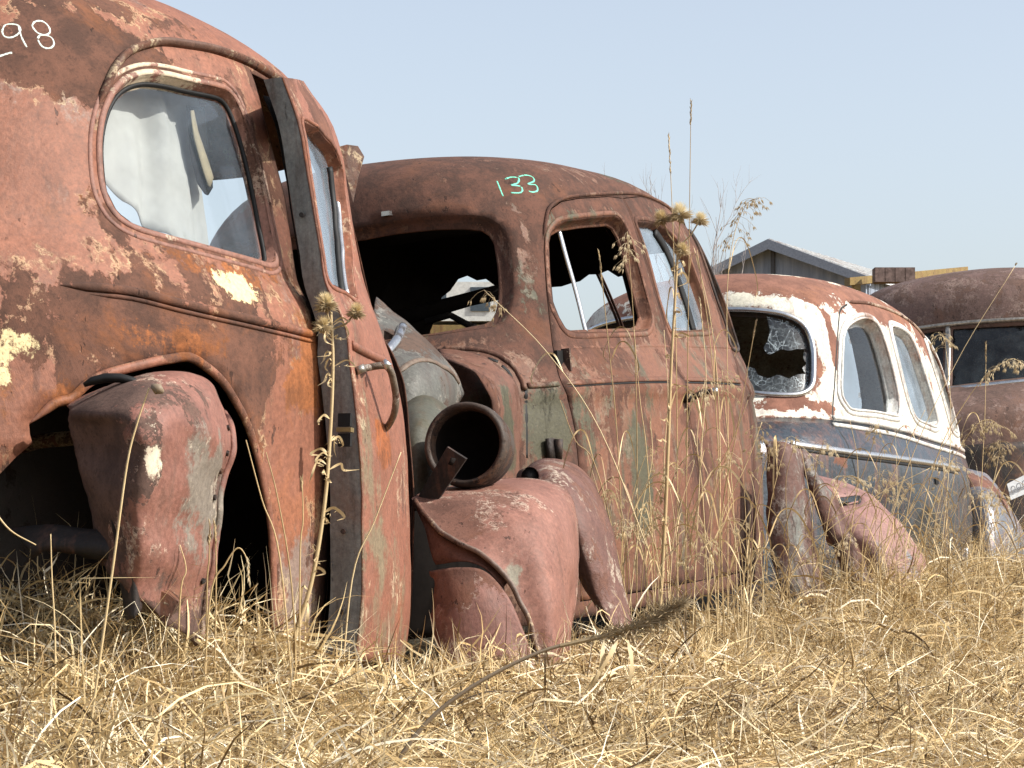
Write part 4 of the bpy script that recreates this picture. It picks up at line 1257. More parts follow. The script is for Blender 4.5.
# broken windscreen glass: jagged remains round the edge
def cracked(name):
    """laminated glass shattered into a net of white cracks"""
    g = NT(name); P = g.n('ShaderNodeTexCoord').outputs['Object']
    Pw = g.vmath('ADD', P, g.vmath('MULTIPLY', g.n_rgb(g.noise(P, 9, 4, .6)), (.10, .10, .10)))
    m = None
    for sc, th, k in ((13, .030, 1.0), (34, .05, .7)):
        v = g.n('ShaderNodeTexVoronoi', feature='DISTANCE_TO_EDGE'); g.put(v.inputs['Vector'], Pw); v.inputs['Scale'].default_value = sc
        x = g.step(v.outputs['Distance'], th * .3, th, k, 0)
        m = x if m is None else g.math('MAXIMUM', m, x)
    m = g.math('MULTIPLY', m, g.step(g.noise(P, 8, 5, .6), .38, .62, .15, .8))
    m = g.math('ADD', m, g.step(g.noise(P, 30, 6, .7), .45, .75, .03, .22), clamp=True)
    tr = g.n('ShaderNodeBsdfTransparent'); tr.inputs[0].default_value = lin(235, 242, 244)
    df = g.n('ShaderNodeBsdfDiffuse'); df.inputs[0].default_value = lin(176, 188, 192)
    gl = g.n('ShaderNodeBsdfGlossy'); gl.inputs['Roughness'].default_value = .18
    m1 = g.n('ShaderNodeMixShader'); g.put(m1.inputs[0], m); g.t.links.new(tr.outputs[0], m1.inputs[1]); g.t.links.new(df.outputs[0], m1.inputs[2])
    m2 = g.n('ShaderNodeMixShader'); m2.inputs[0].default_value = .07; g.t.links.new(m1.outputs[0], m2.inputs[1]); g.t.links.new(gl.outputs[0], m2.inputs[2])
    return g.done(m2.outputs[0])


BROKEN = cracked('cracked_glass')
sh1 = S3.trace([(767, 314), (790, 319), (802, 327), (808, 338), (811.5, 352), (811, 348), (800, 347), (790, 349), (782, 347), (776, 350), (769, 353), (766, 351), (763, 346), (768, 338), (770, 328)], 'shard')
sh2 = S3.trace([(727, 372), (736, 370), (746, 364), (754, 366), (757, 372), (768, 376), (778, 372), (790, 376), (800, 372), (811, 372), (810, 388), (802, 392.5), (790, 394), (764, 393), (735, 391)], 'shard')
sh3 = S3.trace([(806, 350), (811.5, 352), (812, 374), (808, 372), (804, 366), (809, 362), (805, 356)], 'shard')
for s_ in (sh1, sh2, sh3):
    panel('broken_glass', S3, s_, [], BROKEN, wf3, .02, 0, -.022)
bead(S3, S3.trace([(847, 304.5), (841, 309), (839, 318), (837, 343), (835, 378), (832.5, 412), (834, 422), (840, 432), (847, 443), (851, 455), (857, 482), (860, 520)], 'dg3'), .010, .002, .015).build('door_seam', BLACK_RUBBER, car3, True)
mb = bead(S3, S3.trace(T3['belt'], 'belt'), .022, .012, .02)
bead(S3, S3.trace([(x, y + 7) for x, y in T3['belt']], 'belt'), .022, .010, .02, mb=mb)
mb.build('belt_moulding', WHITE3, car3, True)
mb = bead(S3, S3.trace([p for p in T3['trim'] if p[0] < 975], 'trim'), .034, .014, .02); mb.build('side_trim', CHROME, car3, True)
bead(S3, S3.trace([(x, y + 4.5) for x, y in T3['trim'] if x < 972], 'trim'), .016, .004, .02).build('painted_trim_shade', BLACK_RUBBER, car3, True)  # black bead paints the shadow below the side trim
lump(S3, 936, 481, (.045, .012, .03), BLACK_RUBBER, 'handle_hole', car3, .001)
r = S3.px(912, 371)
bead(S3, S3.trace([(848, 302), (870, 304), (893, 312), (912, 324), (928, 345), (940, 366), (950, 395), (957, 425)], 'dr3'), .018, .012, .015, taper=True).build('drip_rail', rusty('rail3', ((190, 160, 130), (150, 100, 78)), t_rust=.5, t_pale=.6, pale=(226, 216, 196), seed=5), car3, True)
floor_plate(S3, .10, DARK, car3)
loft_box_profile('front_seat', [(.5, .55), (1.0, .55), (1.12, 1.02), (1.02, 1.05), (.92, .8), (.5, .76)], .15, 1.5, DARK, car3)
loft_box_profile('dashboard', [(-.12, .94), (0, .94), (.06, .90), (.06, .78), (-.12, .78)], .30, 1.38, DARK, car3)
s = net_surf([[(968, 468, 12.25), (986, 474, 12.4), (1000, 490, 12.45), (1012, 508, 12.45), (1024, 532, 12.4), (1034, 565, 12.4)],
              [(970, 485, 12.0), (984, 492, 11.95), (998, 508, 11.93), (1010, 530, 11.95), (1020, 556, 12.0), (1028, 590, 12.1)],
              [(972, 520, 11.88), (983, 526, 11.80), (995, 542, 11.78), (1007, 565, 11.82), (1016, 590, 11.9), (1022, 615, 12.0)],
              [(974, 580, 11.84), (984, 586, 11.76), (995, 600, 11.74), (1006, 615, 11.78), (1014, 628, 11.86), (1020, 640, 11.96)]], M3)
panel('rear_fender', s, s.full, [], rusty('rear_fender_silver', ((124, 130, 140), (108, 114, 122)), t_rust=.62, t_orange=.8, t_pale=.8, t_grey=.7, paint_rough=.3, metal=.5, spec=.5, val=.95, seed=28, rust=((110, 74, 62), (146, 96, 78)), patches=[('rust', loc(s, 1000, 497), (.25, .3, .10), .28), ('rust', loc(s, 980, 480), (.2, .3, .06), .2)]), car3, .03, .004)
bead(S3, S3.trace([(966, 548), (966, 575), (966, 600)], 'vt'), .02, .012, .02).build('corner_trim', CHROME, car3, True)

# pink loose fender against car 3
MQ = base_frame(850, 610, 10.3)
fender3 = empty('loose_fender', M=MQ)
tag(fender3, 'smooth pink fender with a dark slot leaning against the silver car', 'fender', 'loose fenders')
s = net_surf([[(812, 473, 10.62), (838, 479, 10.6), (861, 488, 10.55), (881, 502, 10.5), (898, 520, 10.45), (913, 539, 10.4), (927, 562, 10.4)],
              [(815, 490, 10.4), (840, 496, 10.37), (862, 506, 10.34), (880, 522, 10.31), (895, 542, 10.3), (908, 562, 10.3), (918, 585, 10.3)],
              [(820, 515, 10.3), (842, 520, 10.26), (860, 530, 10.24), (875, 548, 10.22), (886, 570, 10.21), (896, 590, 10.21), (905, 608, 10.22)],
              [(828, 545, 10.3), (845, 550, 10.26), (860, 560, 10.24), (870, 575, 10.23), (878, 592, 10.23), (886, 606, 10.23), (893, 622, 10.24)]], MQ)
slot = s.trace([(829, 500), (836, 498), (848, 496), (860, 495), (862, 499), (860, 504), (845, 506), (833, 508)], 'slot')
PF = rusty('loose_fender_pink', ((176, 126, 116), (162, 112, 104)), rust=((110, 80, 70), (140, 100, 88)), orange=(160, 110, 88), pale=(214, 200, 188), grey=(126, 128, 132), t_rust=.63, t_orange=.8, t_pale=.76, t_grey=.66, seed=33, patches=[('grey', loc(s, 880, 560), (.3, .3, .14), .14)])
panel('fender_skin', s, s.full, [slot], PF, fender3, .025, .004)
bead(s, s.trace([(848, 502), (853, 500.5), (859, 499.5)], 'bar'), .010, .006, .01, off=-.012).build('slot_bar', PF, fender3, True)
bb = panel('slot_backing', s, shrink(slot, -.02, s), [], DARK, fender3, .03, .003, -.045)

# white plate
mb = MB(); mb.prism([tuple(at(*p)) for p in ((1007, 484, 12.15), (1040, 467, 12.15), (1044, 486, 12.12), (1011, 500, 12.12))], (0.004, .012, .002))
plate = mb.build('licence_plate', plain('plate_white', (226, 228, 226), .5), None)
tag(plate, 'white licence plate propped at the tail of the silver car', 'licence plate')
mb = MB()
for i in range(4):
    x = 1013 + i * 5.6; y = 489 - i * 2.7
    c = at(x, y, 12.125); mb.tube([tuple(c + Vector((.010 * math.cos(a), -.004, .014 * math.sin(a)))) for a in np.linspace(0, 2 * math.pi, 11)], .0022, 5, cap=False)
mb.build('plate_lettering', plain('plate_grey', (150, 152, 154), .6), plate, True)

# =================================================================== CAR 4 — far right, dark brown
car4 = empty('rusty_car', M=M4)
tag(car4, 'dark brown rusty car with a dented roof and divided windscreen, farthest right', 'car', 'old cars rusting in a row')
def pane4(x0, x1):
    q0 = qc(S4, k4, 1.035); q1 = qc(S4, k4, 1.36)
    return np.array([(x0, q0), (x1, q0), (x1 + (x0 - x1) * .03, q1 - .04), (x1 + (x0 - x1) * .12, q1), (x0 + (x1 - x0) * .02, q1)])
pa = np.array([(pm - .03, qc(S4, k4, 1.04)), (pm - .62, qc(S4, k4, 1.06)), (pm - .66, qc(S4, k4, 1.10)), (pm - .64, qc(S4, k4, 1.30)), (pm - .58, qc(S4, k4, 1.36)), (pm - .03, qc(S4, k4, 1.38))])
pb = np.array([(-math.pi - p, q) for p, q in pa])
sw = np.array([(-.30, qc(S4, k4, 1.06)), (.35, qc(S4, k4, 1.06)), (.33, qc(S4, k4, 1.38)), (-.26, qc(S4, k4, 1.38))])
B4 = rusty('dark_rust_body', ((138, 104, 92), (122, 92, 82)), rust=((104, 78, 68), (134, 100, 86)), orange=(158, 106, 80), pale=(160, 140, 128), grey=(112, 100, 94), t_rust=.50, t_orange=.72, t_pale=.8, t_grey=.66, seed=41, streak=.2)
_raw4 = S4.raw
body4 = panel('body', S4, rect_outer(S4), [pa, pb, sw, mir(sw)], B4, car4, .045, .004)
mb = MB(); bead(S4, [(pm - .74, qc(S4, k4, 1.37)), (pm - .6, qc(S4, k4, 1.395)), (pm, qc(S4, k4, 1.41)), (pm + .6, qc(S4, k4, 1.395)), (pm + .74, qc(S4, k4, 1.37))], .03, .02, .03, mb=mb)
bead(S4, [(pm, qc(S4, k4, 1.03)), (pm, qc(S4, k4, 1.40))], .036, .014, .03, mb=mb)
mb.build('windscreen_frame', DULL_CHROME, car4, True)
bead(S4, [(pm - .70, qc(S4, k4, 1.04)), (pm, qc(S4, k4, 1.022)), (pm + .70, qc(S4, k4, 1.04))], .03, .012, .03).build('windscreen_sill', CHROME, car4, True)
g4 = glassy('old_windscreen', (130, 140, 144), .07, var=.07, scale=9, rough=.1)
for w in (pa, pb): panel('windscreen_glass', S4, shrink(w, -.01, S4), [], g4, car4, .05, 0, -.015)
floor_plate(S4, .6, DARK, car4)
loft_box_profile('front_seat', [(.5, .65), (1.0, .65), (1.12, 1.12), (1.02, 1.15), (.92, .9), (.5, .86)], .15, 1.5, DARK, car4)
loft_box_profile('dashboard', [(-.08, .96), (0, .96), (.1, .92), (.1, .80), (-.08, .80)], .30, 1.46, DARK, car4)
# shade of the bay where the hood has gone, painted as a dark sheet
bk = panel('bay_shade_sheet', S4, [(pm - .9, 0.0), (pm + .9, 0.0), (pm + .9, qc(S4, k4, .66)), (pm - .9, qc(S4, k4, .66))], [], DARK_STEEL, car4, .06, .004, .012)

# =================================================================== loose pieces between cars 1 and 2
GREYOL = dict(rust=((104, 84, 72), (134, 102, 84)), orange=(150, 104, 76), pale=(164, 160, 150), grey=(112, 112, 104))
MH = base_frame(420, 600, 7.7)
hood = empty('hood_nose', M=MH)
tag(hood, 'grey rounded hood nose with a chrome edge standing between the cars chalked 98 and 133', 'hood')
s = net_surf([[(376, 297, 7.95), (400, 316, 7.9), (425, 338, 7.85), (446, 357, 7.85), (459, 374, 7.9), (465, 393, 8.0)],
              [(370, 328, 7.62), (394, 344, 7.55), (420, 356, 7.54), (441, 368, 7.6), (454, 383, 7.72), (462, 398, 7.9)],
              [(365, 365, 7.46), (391, 375, 7.40), (416, 380, 7.4), (437, 389, 7.48), (450, 398, 7.62), (458, 405, 7.83)],
              [(362, 410, 7.42), (390, 412, 7.36), (414, 414, 7.36), (434, 414, 7.45), (447, 412, 7.6), (454, 408, 7.80)]], MH)
dk = s.trace([(366, 322), (384, 330), (398, 338), (392, 346), (384, 356), (366, 352)], 'dk')
panel('hood_skin', s, s.full, [dk], rusty('hood_grey', ((118, 112, 104), (102, 97, 90)), t_rust=.57, t_orange=.78, t_pale=.74, t_grey=.5, seed=51, streak=.1, paint_rough=.5, val=.72, **GREYOL, patches=[('rust', loc(s, 425, 345), (.3, .4, .05), .12), ('grey', loc(s, 410, 392), (.1, .2, .05), .1)]), hood, .025, .004)
bead(s, s.trace([(386, 354), (392, 346.5), (398, 338), (402, 328)], 'arc'), .03, .02, .01).build('chrome_edge', CHROME, hood, True)
bead(s, s.trace([(397, 374), (409, 364), (424, 360), (443, 367), (459, 384)], 'ridge'), .02, .007, .01, taper=True).build('hood_ridge', rusty('hood_ridge', ((130, 110, 92), (118, 100, 84)), seed=52), hood, True)
MO = base_frame(420, 640, 7.2)
olive = empty('olive_fender', M=MO)
tag(olive, 'small olive grey fender end beneath the grey hood nose', 'fender', 'loose fenders')
s = net_surf([[(394, 409, 7.45), (407, 398, 7.42), (420, 394, 7.42), (433, 397, 7.44), (447, 406, 7.5)],
              [(390, 430, 7.22), (405, 420, 7.16), (420, 415, 7.15), (436, 417, 7.2), (450, 424, 7.32)],
              [(388, 470, 7.12), (404, 460, 7.06), (420, 455, 7.05), (438, 455, 7.12), (454, 455, 7.27)],
              [(388, 520, 7.12), (404, 515, 7.06), (420, 510, 7.05), (438, 508, 7.12), (454, 505, 7.27)]], MO)
panel('fender_skin', s, s.full, [], rusty('olive_grey', ((104, 100, 74), (90, 87, 66)), t_rust=.62, t_orange=.78, t_pale=.76, t_grey=.5, seed=54, val=.72, **{**GREYOL, 'grey': (98, 99, 84)}), olive, .025, .004)

# headlight bucket
MB_ = base_frame(467, 600, 7.0)
bucket = empty('headlight_bucket', M=MB_)
tag(bucket, 'round empty headlight bucket with a dark mouth, resting on the big pink fender', 'headlight bucket')
c = at(465, 444, 6.95); ax = Vector((-.30, -.94, .10)).normalized()
e1 = ax.cross(Vector((0, 0, 1))).normalized(); e2 = e1.cross(ax)
prof = [(.094, -.03), (.097, .000), (.101, .006), (.108, .008), (.114, .002), (.116, -.03), (.113, -.06), (.105, -.11), (.088, -.16), (.055, -.20), (.02, -.215), (.0, -.218)]
inn = [(.094, -.03), (.096, -.06), (.086, -.11), (.070, -.15), (.04, -.185), (.0, -.2)]
def lathe(prof, c, n=48):
    vs, fs = [], []
    for r, h in prof:
        for k in range(n):
            a = 2 * math.pi * k / n
            vs.append(c + ax * h + (e1 * math.cos(a) + e2 * math.sin(a)) * r)
    for i in range(len(prof) - 1):
        for k in range(n):
            fs.append((i * n + k, i * n + (k + 1) % n, (i + 1) * n + (k + 1) % n, (i + 1) * n + k))
    return vs, fs
MBi = MB_.inverted()
mb = MB(); v, f = lathe(prof, c); mb.add([MBi @ x for x in v], f)
mb.build('bucket_shell', rusty('bucket_rust', ((84, 70, 60), (70, 59, 51)), rust=((50, 40, 35), (76, 58, 48)), t_rust=.52, t_orange=.78, t_pale=.9, halo=0, t_grey=.62, seed=56, grey=(126, 124, 116)), bucket, True)
mb = MB(); v, f = lathe(inn, c); mb.add([MBi @ x for x in v], f); mb.build('bucket_lining', DARK, bucket, True)
mb = MB(); mb.prism([tuple(MBi @ at(x, y, d)) for x, y, d in ((416, 500, 6.86), (447, 447, 6.80), (466, 459, 6.78), (438, 500, 6.84))], tuple(MBi.to_3x3() @ Vector((0.004, .012, .002))))
brk = mb.build('mounting_bar', DARK_STEEL, bucket)
mb = MB(); mb.tube([tuple(MBi @ at(450.5, 464.5, 6.775)), tuple(MBi @ at(453.5, 458.5, 6.770))], .010, 10, flat=.5); mb.build('bolt_slot', DARK, brk, True)

# hood side left on car 2
s = net_surf([[(438, 348, 8.50), (470, 352, 8.42), (497, 362, 8.36), (516, 380, 8.36), (523, 402, 8.38), (524, 440, 8.4), (524, 490, 8.42)],
              [(440, 352, 8.34), (466, 357, 8.26), (488, 368, 8.2), (504, 386, 8.2), (510, 408, 8.22), (511, 440, 8.24), (511, 490, 8.26)],
              [(444, 358, 8.22), (462, 363, 8.14), (478, 372, 8.08), (490, 392, 8.08), (495, 412, 8.1), (496, 440, 8.12), (497, 490, 8.14)]], M2)
panel('hood_side', s, s.full, [], rusty('hood_side_rust', ((132, 88, 70), (118, 78, 62)), t_rust=.56, t_orange=.62, t_pale=.8, t_grey=.60, seed=57, streak=.4, val=.83, sat=.90, halo=.22, **rust2, patches=[('grey', loc(s, 508, 425), (.08, .2, .16), .2)]), car2, .025, .004)

# big pink fender
MP = base_frame(500, 660, 6.8)
pinkf = empty('front_fender', M=MP)
tag(pinkf, 'large pink front fender lying in the straw before the headlight bucket', 'fender', 'loose fenders')
s = net_surf([[(430, 489, 7.3), (490, 480, 7.35), (545, 480, 7.35), (573, 497, 7.3), (579, 545, 7.2), (576, 600, 7.1), (563, 704, 7.0)],
              [(424, 491, 7.05), (480, 487, 7.0), (531, 491, 6.97), (561, 515, 6.97), (570, 560, 6.92), (567, 612, 6.86), (557, 706, 6.80)],
              [(418, 494, 6.90), (466, 501, 6.82), (511, 514, 6.77), (539, 542, 6.73), (551, 580, 6.70), (554, 624, 6.68), (552, 708, 6.66)],
              [(412, 498, 6.82), (440, 534, 6.72), (480, 555, 6.66), (507, 580, 6.65), (523, 612, 6.65), (534, 646, 6.65), (549, 710, 6.64)]], MP)
pk = dict(rust=((116, 76, 62), (148, 98, 80)), orange=(160, 100, 70), pale=(214, 204, 184), grey=(140, 132, 112))
PK = rusty('front_fender_pink', ((168, 110, 91), (152, 96, 79)), t_rust=.58, t_orange=.76, t_pale=.69, t_grey=.68, seed=61, streak=.05, **pk, patches=[('rust', loc(s, 460, 515), (.25, .3, .10), .13), ('pale', loc(s, 505, 535), (.10, .2, .09), .12), ('grey', loc(s, 512, 580), (.03, .2, .1), .16), ('rust', loc(s, 550, 560), (.1, .2, .2), -.1)])
panel('fender_crown', s, torn(s, 't', .008, 6), [], PK, pinkf, .018, .003)
bead(s, [(s.lp - .008, t * s.lq) for t in np.linspace(.03, .97, 20)], .016, .01, .015).build('rolled_lip', PK, pinkf, True)
bead(s, [(.012 + t * (s.lp - .03), s.lq - .006) for t in np.linspace(0, 1, 24)], .014, .010, .015).build('fender_lip', rusty('lip', ((140, 118, 104), (120, 96, 84)), seed=62), pinkf, True)
s = net_surf([[(411, 498, 6.84), (440, 534, 6.74), (480, 555, 6.685), (507, 581, 6.67)], [(424, 532, 6.78), (446, 551, 6.71), (482, 562, 6.67), (504, 585, 6.66)], [(434, 564, 6.74), (456, 561, 6.69), (481, 564, 6.66), (503, 587, 6.66)]], MP)
panel('fender_side', s, torn(s, 'l', .02, 9), [], rusty('fender_side_rust', ((142, 96, 80), (126, 84, 70)), t_rust=.52, t_orange=.68, t_pale=.72, t_grey=.7, seed=63, **pk), pinkf, .02, .004)
s = net_surf([[(429, 571, 6.72), (460, 567, 6.66), (485, 571, 6.64), (507, 594, 6.635), (522, 626, 6.63), (536, 666, 6.63), (546, 712, 6.63)],
              [(430, 592, 6.68), (453, 597, 6.62), (476, 606, 6.60), (494, 632, 6.595), (509, 664, 6.59), (523, 694, 6.60), (538, 716, 6.61)],
              [(430, 616, 6.67), (437, 644, 6.62), (448, 670, 6.59), (466, 690, 6.58), (482, 708, 6.58), (504, 716, 6.59), (528, 720, 6.60)]], MP)
panel('fender_apron', s, torn(s, 'l', .03, 8), [], rusty('fender_apron_pink', ((158, 103, 88), (140, 91, 79)), t_rust=.58, t_orange=.8, t_pale=.73, t_grey=.7, seed=64, **pk, patches=[('rust', loc(s, 450, 580), (.12, .2, .08), .12), ('pale', loc(s, 492, 600), (.04, .1, .12), .12)]), pinkf, .02, .004)
MG = base_frame(575, 640, 7.4)
f2 = empty('front_fender', M=MG)
tag(f2, 'brown front fender with a round socket, leaning on the door of the car chalked 133', 'fender', 'loose fenders')
s = net_surf([[(513, 480, 7.66), (540, 459, 7.68), (572, 462, 7.68), (595, 482, 7.62), (610, 520, 7.57), (621, 570, 7.52), (634, 636, 7.47)],
              [(514, 487, 7.47), (541, 470, 7.42), (568, 475, 7.4), (588, 500, 7.37), (601, 540, 7.35), (613, 585, 7.34), (626, 636, 7.34)],
              [(517, 502, 7.4), (541, 494, 7.34), (563, 499, 7.3), (579, 525, 7.28), (589, 560, 7.28), (599, 598, 7.28), (615, 630, 7.28)],
              [(520, 522, 7.4), (541, 519, 7.36), (560, 525, 7.32), (572, 545, 7.30), (578, 572, 7.31), (588, 594, 7.33), (602, 614, 7.34)]], MG)
panel('fender_crown', s, s.full, [], rusty('second_fender_rust', ((128, 84, 72), (112, 72, 62)), t_rust=.53, t_orange=.74, t_pale=.76, t_grey=.70, seed=66, **pk), f2, .02, .004)
mb = MB(); MGi = MG.inverted()
cc = at(530, 476, 7.36)
mb.tube([tuple(MGi @ (cc + Vector((-.05, .30, 0)) * k)) for k in (0, .3)], [.026, .024], 16, cap=False); mb.build('lamp_socket', BROWN_STEEL, f2, True)
mb = MB(); mb.tube([tuple(MGi @ (cc + Vector((-.05, .30, 0)) * k)) for k in (.03, .06)], [.024, .02], 16); mb.build('socket_hole', BLACK_RUBBER, f2, True)
# ------------------------------------------------------------------ light
SUN_AZ = Vector((1.0, -0.28, 0)).normalized()
EL = R(40)
sun_dir = Vector((SUN_AZ.x * math.cos(EL), SUN_AZ.y * math.cos(EL), math.sin(EL)))
sl = bpy.data.lights.new('sun', 'SUN'); sl.energy = 4.6; sl.angle = R(.53); sl.color = (1, .96, .89)
so = bpy.data.objects.new('sun', sl); COL.objects.link(so)
so.rotation_euler = (-sun_dir).to_track_quat('-Z', 'Y').to_euler()
so.location = (10, -3, 12)
w = bpy.data.worlds.new('World'); SC.world = w; w.use_nodes = True
nt = w.node_tree
bg = nt.nodes['Background']
sky = nt.nodes.new('ShaderNodeTexSky'); sky.sky_type = 'NISHITA'; sky.sun_disc = False
sky.sun_elevation = EL; sky.sun_rotation = math.atan2(SUN_AZ.x, SUN_AZ.y)
sky.altitude = 200; sky.air_density = 1.0; sky.dust_density = 3.0; sky.ozone_density = 1.0
hs = nt.nodes.new('ShaderNodeHueSaturation'); hs.inputs['Saturation'].default_value = .60
nt.links.new(sky.outputs[0], hs.inputs['Color']); nt.links.new(hs.outputs[0], bg.inputs[0]); bg.inputs[1].default_value = .15
SC.view_settings.view_transform = 'Standard'; SC.view_settings.look = 'None'
SC.view_settings.exposure = 0.5; SC.view_settings.gamma = 1.0
SC.view_settings.use_curve_mapping = False
SC.render.engine = 'CYCLES'
SC.cycles.max_bounces = 6; SC.cycles.transparent_max_bounces = 12
SC.cycles.use_denoising = True
# ------------------------------------------------------------------ ground
CARLINE = (at(322, 560, 6.0), )


def ground_z(x, y):
    # gentle bank falling away from the row of cars towards the viewer, rising slowly far behind
    x = np.asarray(x, float); y = np.asarray(y, float)
    u = (math.sin(R(24)), math.cos(R(24)))
    s = (x + .43) * u[1] - (y - 6.0) * u[0]
    z = -.085 * np.clip(s - .25, 0, 4) + .02 * np.sin(x * 1.3 + .5) * np.cos(y * .9) + .02
    far = np.clip((y - 18) / 42, 0, 1.0)
    return z + far * far * (3 - 2 * far) * 3.2 * (y > 18)


gx = np.concatenate([np.linspace(-600, -12, 24), np.linspace(-10, 14, 90), np.linspace(16, 600, 24)])
gy = np.concatenate([np.linspace(-60, .5, 12), np.linspace(1, 30, 100), np.linspace(32, 120, 30), np.linspace(140, 2500, 16)])
X, Y = np.meshgrid(gx, gy, indexing='ij')
Z = ground_z(X, Y)
vs = np.stack([X, Y, Z], -1).reshape(-1, 3); ny = len(gy)
fs = [(i * ny + j, (i + 1) * ny + j, (i + 1) * ny + j + 1, i * ny + j + 1) for i in range(len(gx) - 1) for j in range(ny - 1)]
g = NT('straw_soil'); P = g.n('ShaderNodeTexCoord').outputs['Object']
n1 = g.noise(P, 3, 8, .7); n2 = g.noise(P, 40, 6, .7)
c = g.mix(g.step(n1, .35, .65), lin(112, 90, 58), lin(146, 120, 78)); c = g.mix(g.step(n2, .4, .7), c, lin(86, 68, 44))
GM = g.done(g.bsdf(c, .95, 0, .1, g.bump(n2, .8, .03)))
ground = link_mesh('ground', vs, fs, GM); tag(ground, kind='structure')

# ------------------------------------------------------------------ straw
STRAW = straw_mat('dry_straw', [(0, (66, 52, 38)), (1, (240, 230, 206)), (.25, (124, 100, 66)), (.5, (196, 167, 116)), (.75, (228, 207, 160))], .18)


def blades(name, base, az, pitch0, bend, length, width, tint, K=5, twist=None, kind='stuff'):
    """ribbon leaves, one mesh. base (N,3); az heading; pitch0 start angle from horizontal; bend total droop"""
    N = len(base)
    t = np.linspace(0, 1, K + 1)
    seg = (length / K)[:, None]
    ang = pitch0[:, None] - bend[:, None] * (np.arange(K)[None] + .5) / K
    wob = RNG.normal(0, .10, (N, K)).cumsum(1)
    kink = (RNG.random((N, K)) < .12) * RNG.normal(0, .9, (N, K))
    ang = ang - np.abs(kink.cumsum(1)) * .8; wob = wob + kink.cumsum(1)
    azs = az[:, None] + wob
    dx = np.cos(ang) * np.cos(azs) * seg; dy = np.cos(ang) * np.sin(azs) * seg; dz = np.sin(ang) * seg
    P = np.zeros((N, K + 1, 3)); P[:, 0] = base
    P[:, 1:, 0] = base[:, None, 0] + dx.cumsum(1); P[:, 1:, 1] = base[:, None, 1] + dy.cumsum(1); P[:, 1:, 2] = base[:, None, 2] + dz.cumsum(1)
    gz = ground_z(P[..., 0], P[..., 1]) + .006
    P[..., 2] = np.maximum(P[..., 2], gz)
    ta = RNG.uniform(0, math.pi, N) if twist is None else twist
    ta = ta[:, None] + np.linspace(0, 1, K + 1)[None] * RNG.normal(0, .9, N)[:, None]
    sx = -np.sin(az)[:, None] * np.cos(ta); sy = np.cos(az)[:, None] * np.cos(ta); sz = np.sin(ta)
    wid = width[:, None] * np.interp(t, [0, .15, .6, 1], [.6, 1, .8, .08])[None] * .5
    S = np.stack([sx, sy, sz], -1) * wid[..., None]
    V = np.stack([P - S, P + S], 2).reshape(-1, 3)
    idx = np.arange(N * (K + 1) * 2).reshape(N, K + 1, 2)
    Q = np.stack([idx[:, :-1, 0], idx[:, :-1, 1], idx[:, 1:, 1], idx[:, 1:, 0]], -1).reshape(-1, 4)
    me = bpy.data.meshes.new(name)
    me.vertices.add(len(V)); me.vertices.foreach_set('co', V.astype(np.float32).ravel())
    me.loops.add(Q.size); me.loops.foreach_set('vertex_index', Q.astype(np.int32).ravel())
    me.polygons.add(len(Q)); me.polygons.foreach_set('loop_start', np.arange(0, Q.size, 4, dtype=np.int32)); me.polygons.foreach_set('loop_total', np.full(len(Q), 4, np.int32))
    me.polygons.foreach_set('use_smooth', np.ones(len(Q), bool))
    at_ = me.attributes.new('tint', 'FLOAT', 'POINT')
    at_.data.foreach_set('value', np.repeat(tint, (K + 1) * 2).astype(np.float32))
    me.materials.append(STRAW)
    me.update(); me.validate()
    o = bpy.data.objects.new(name, me); COL.objects.link(o)
    return o


def blocked(x, y):
    """inside a car body (no straw grows through it)"""
    b = np.zeros(len(x), bool)
    for M, ac, W, a0, a1, yin in ((M1, AC1, W1, -.30, 1.25, .30), (M1, AC1, W1, -1.4, -.2, .56), (M2, AC2, W2, -1.4, 1.9, .10), (M3, AC3, W3, -1.5, 2.0, .10), (M4, AC4, W4, -1.5, 2, .1)):
        Mi = np.array(M.inverted())
        lx = Mi[0, 0] * x + Mi[0, 1] * y + Mi[0, 3]; ly = Mi[1, 0] * x + Mi[1, 1] * y + Mi[1, 3]
        b |= (lx > a0) & (lx < a1) & (ly > yin) & (ly < 2 * W - .05)
    return b


def scatter(n, y0, y1, power=1.0, margin=.25):
    """positions in the field before the cars, thicker near the viewer"""
    xs, ys = [], []
    tot = 0
    while tot < n:
        u = RNG.uniform(0, 1, n)
        y = y0 * (y1 / y0)**(u**power)
        x = RNG.uniform(-1, 1, n) * (y * .205 + margin)
        k = ~blocked(x, y)
        xs.append(x[k]); ys.append(y[k]); tot += k.sum()
    return np.concatenate(xs)[:n], np.concatenate(ys)[:n]


def patchy(x, y, s, seed):
    return .5 + .25 * (np.sin(x * 2.1 * s + seed) * np.cos(y * 1.7 * s - seed) + np.sin(x * 4.3 * s - y * 3.1 * s + seed * 2))


MOUNDS = [(M1 @ Vector((-.50, .02, 0)), .36, .20), (M1 @ Vector((-.95, .16, 0)), .35, .12), (M1 @ Vector((-.70, .36, 0)), .40, .26), (M2 @ Vector((.85, -.30, 0)), .6, .13), (M2 @ Vector((1.55, -.40, 0)), .6, .25), (M3 @ Vector((-.55, -.55, 0)), .75, .27), (M3 @ Vector((.55, -.50, 0)), .8, .28), (M3 @ Vector((1.5, -.45, 0)), .7, .20), (at(490, 600, 6.35), .45, .07), (at(620, 600, 7.1), .5, .09), (at(380, 600, 5.7), .4, .04)]


def mound(x, y):
    m = np.zeros(np.shape(x))
    for c, r, h in MOUNDS:
        m = np.maximum(m, h * np.exp(-((x - c.x)**2 + (y - c.y)**2) / (r * r * .5)))
    return m


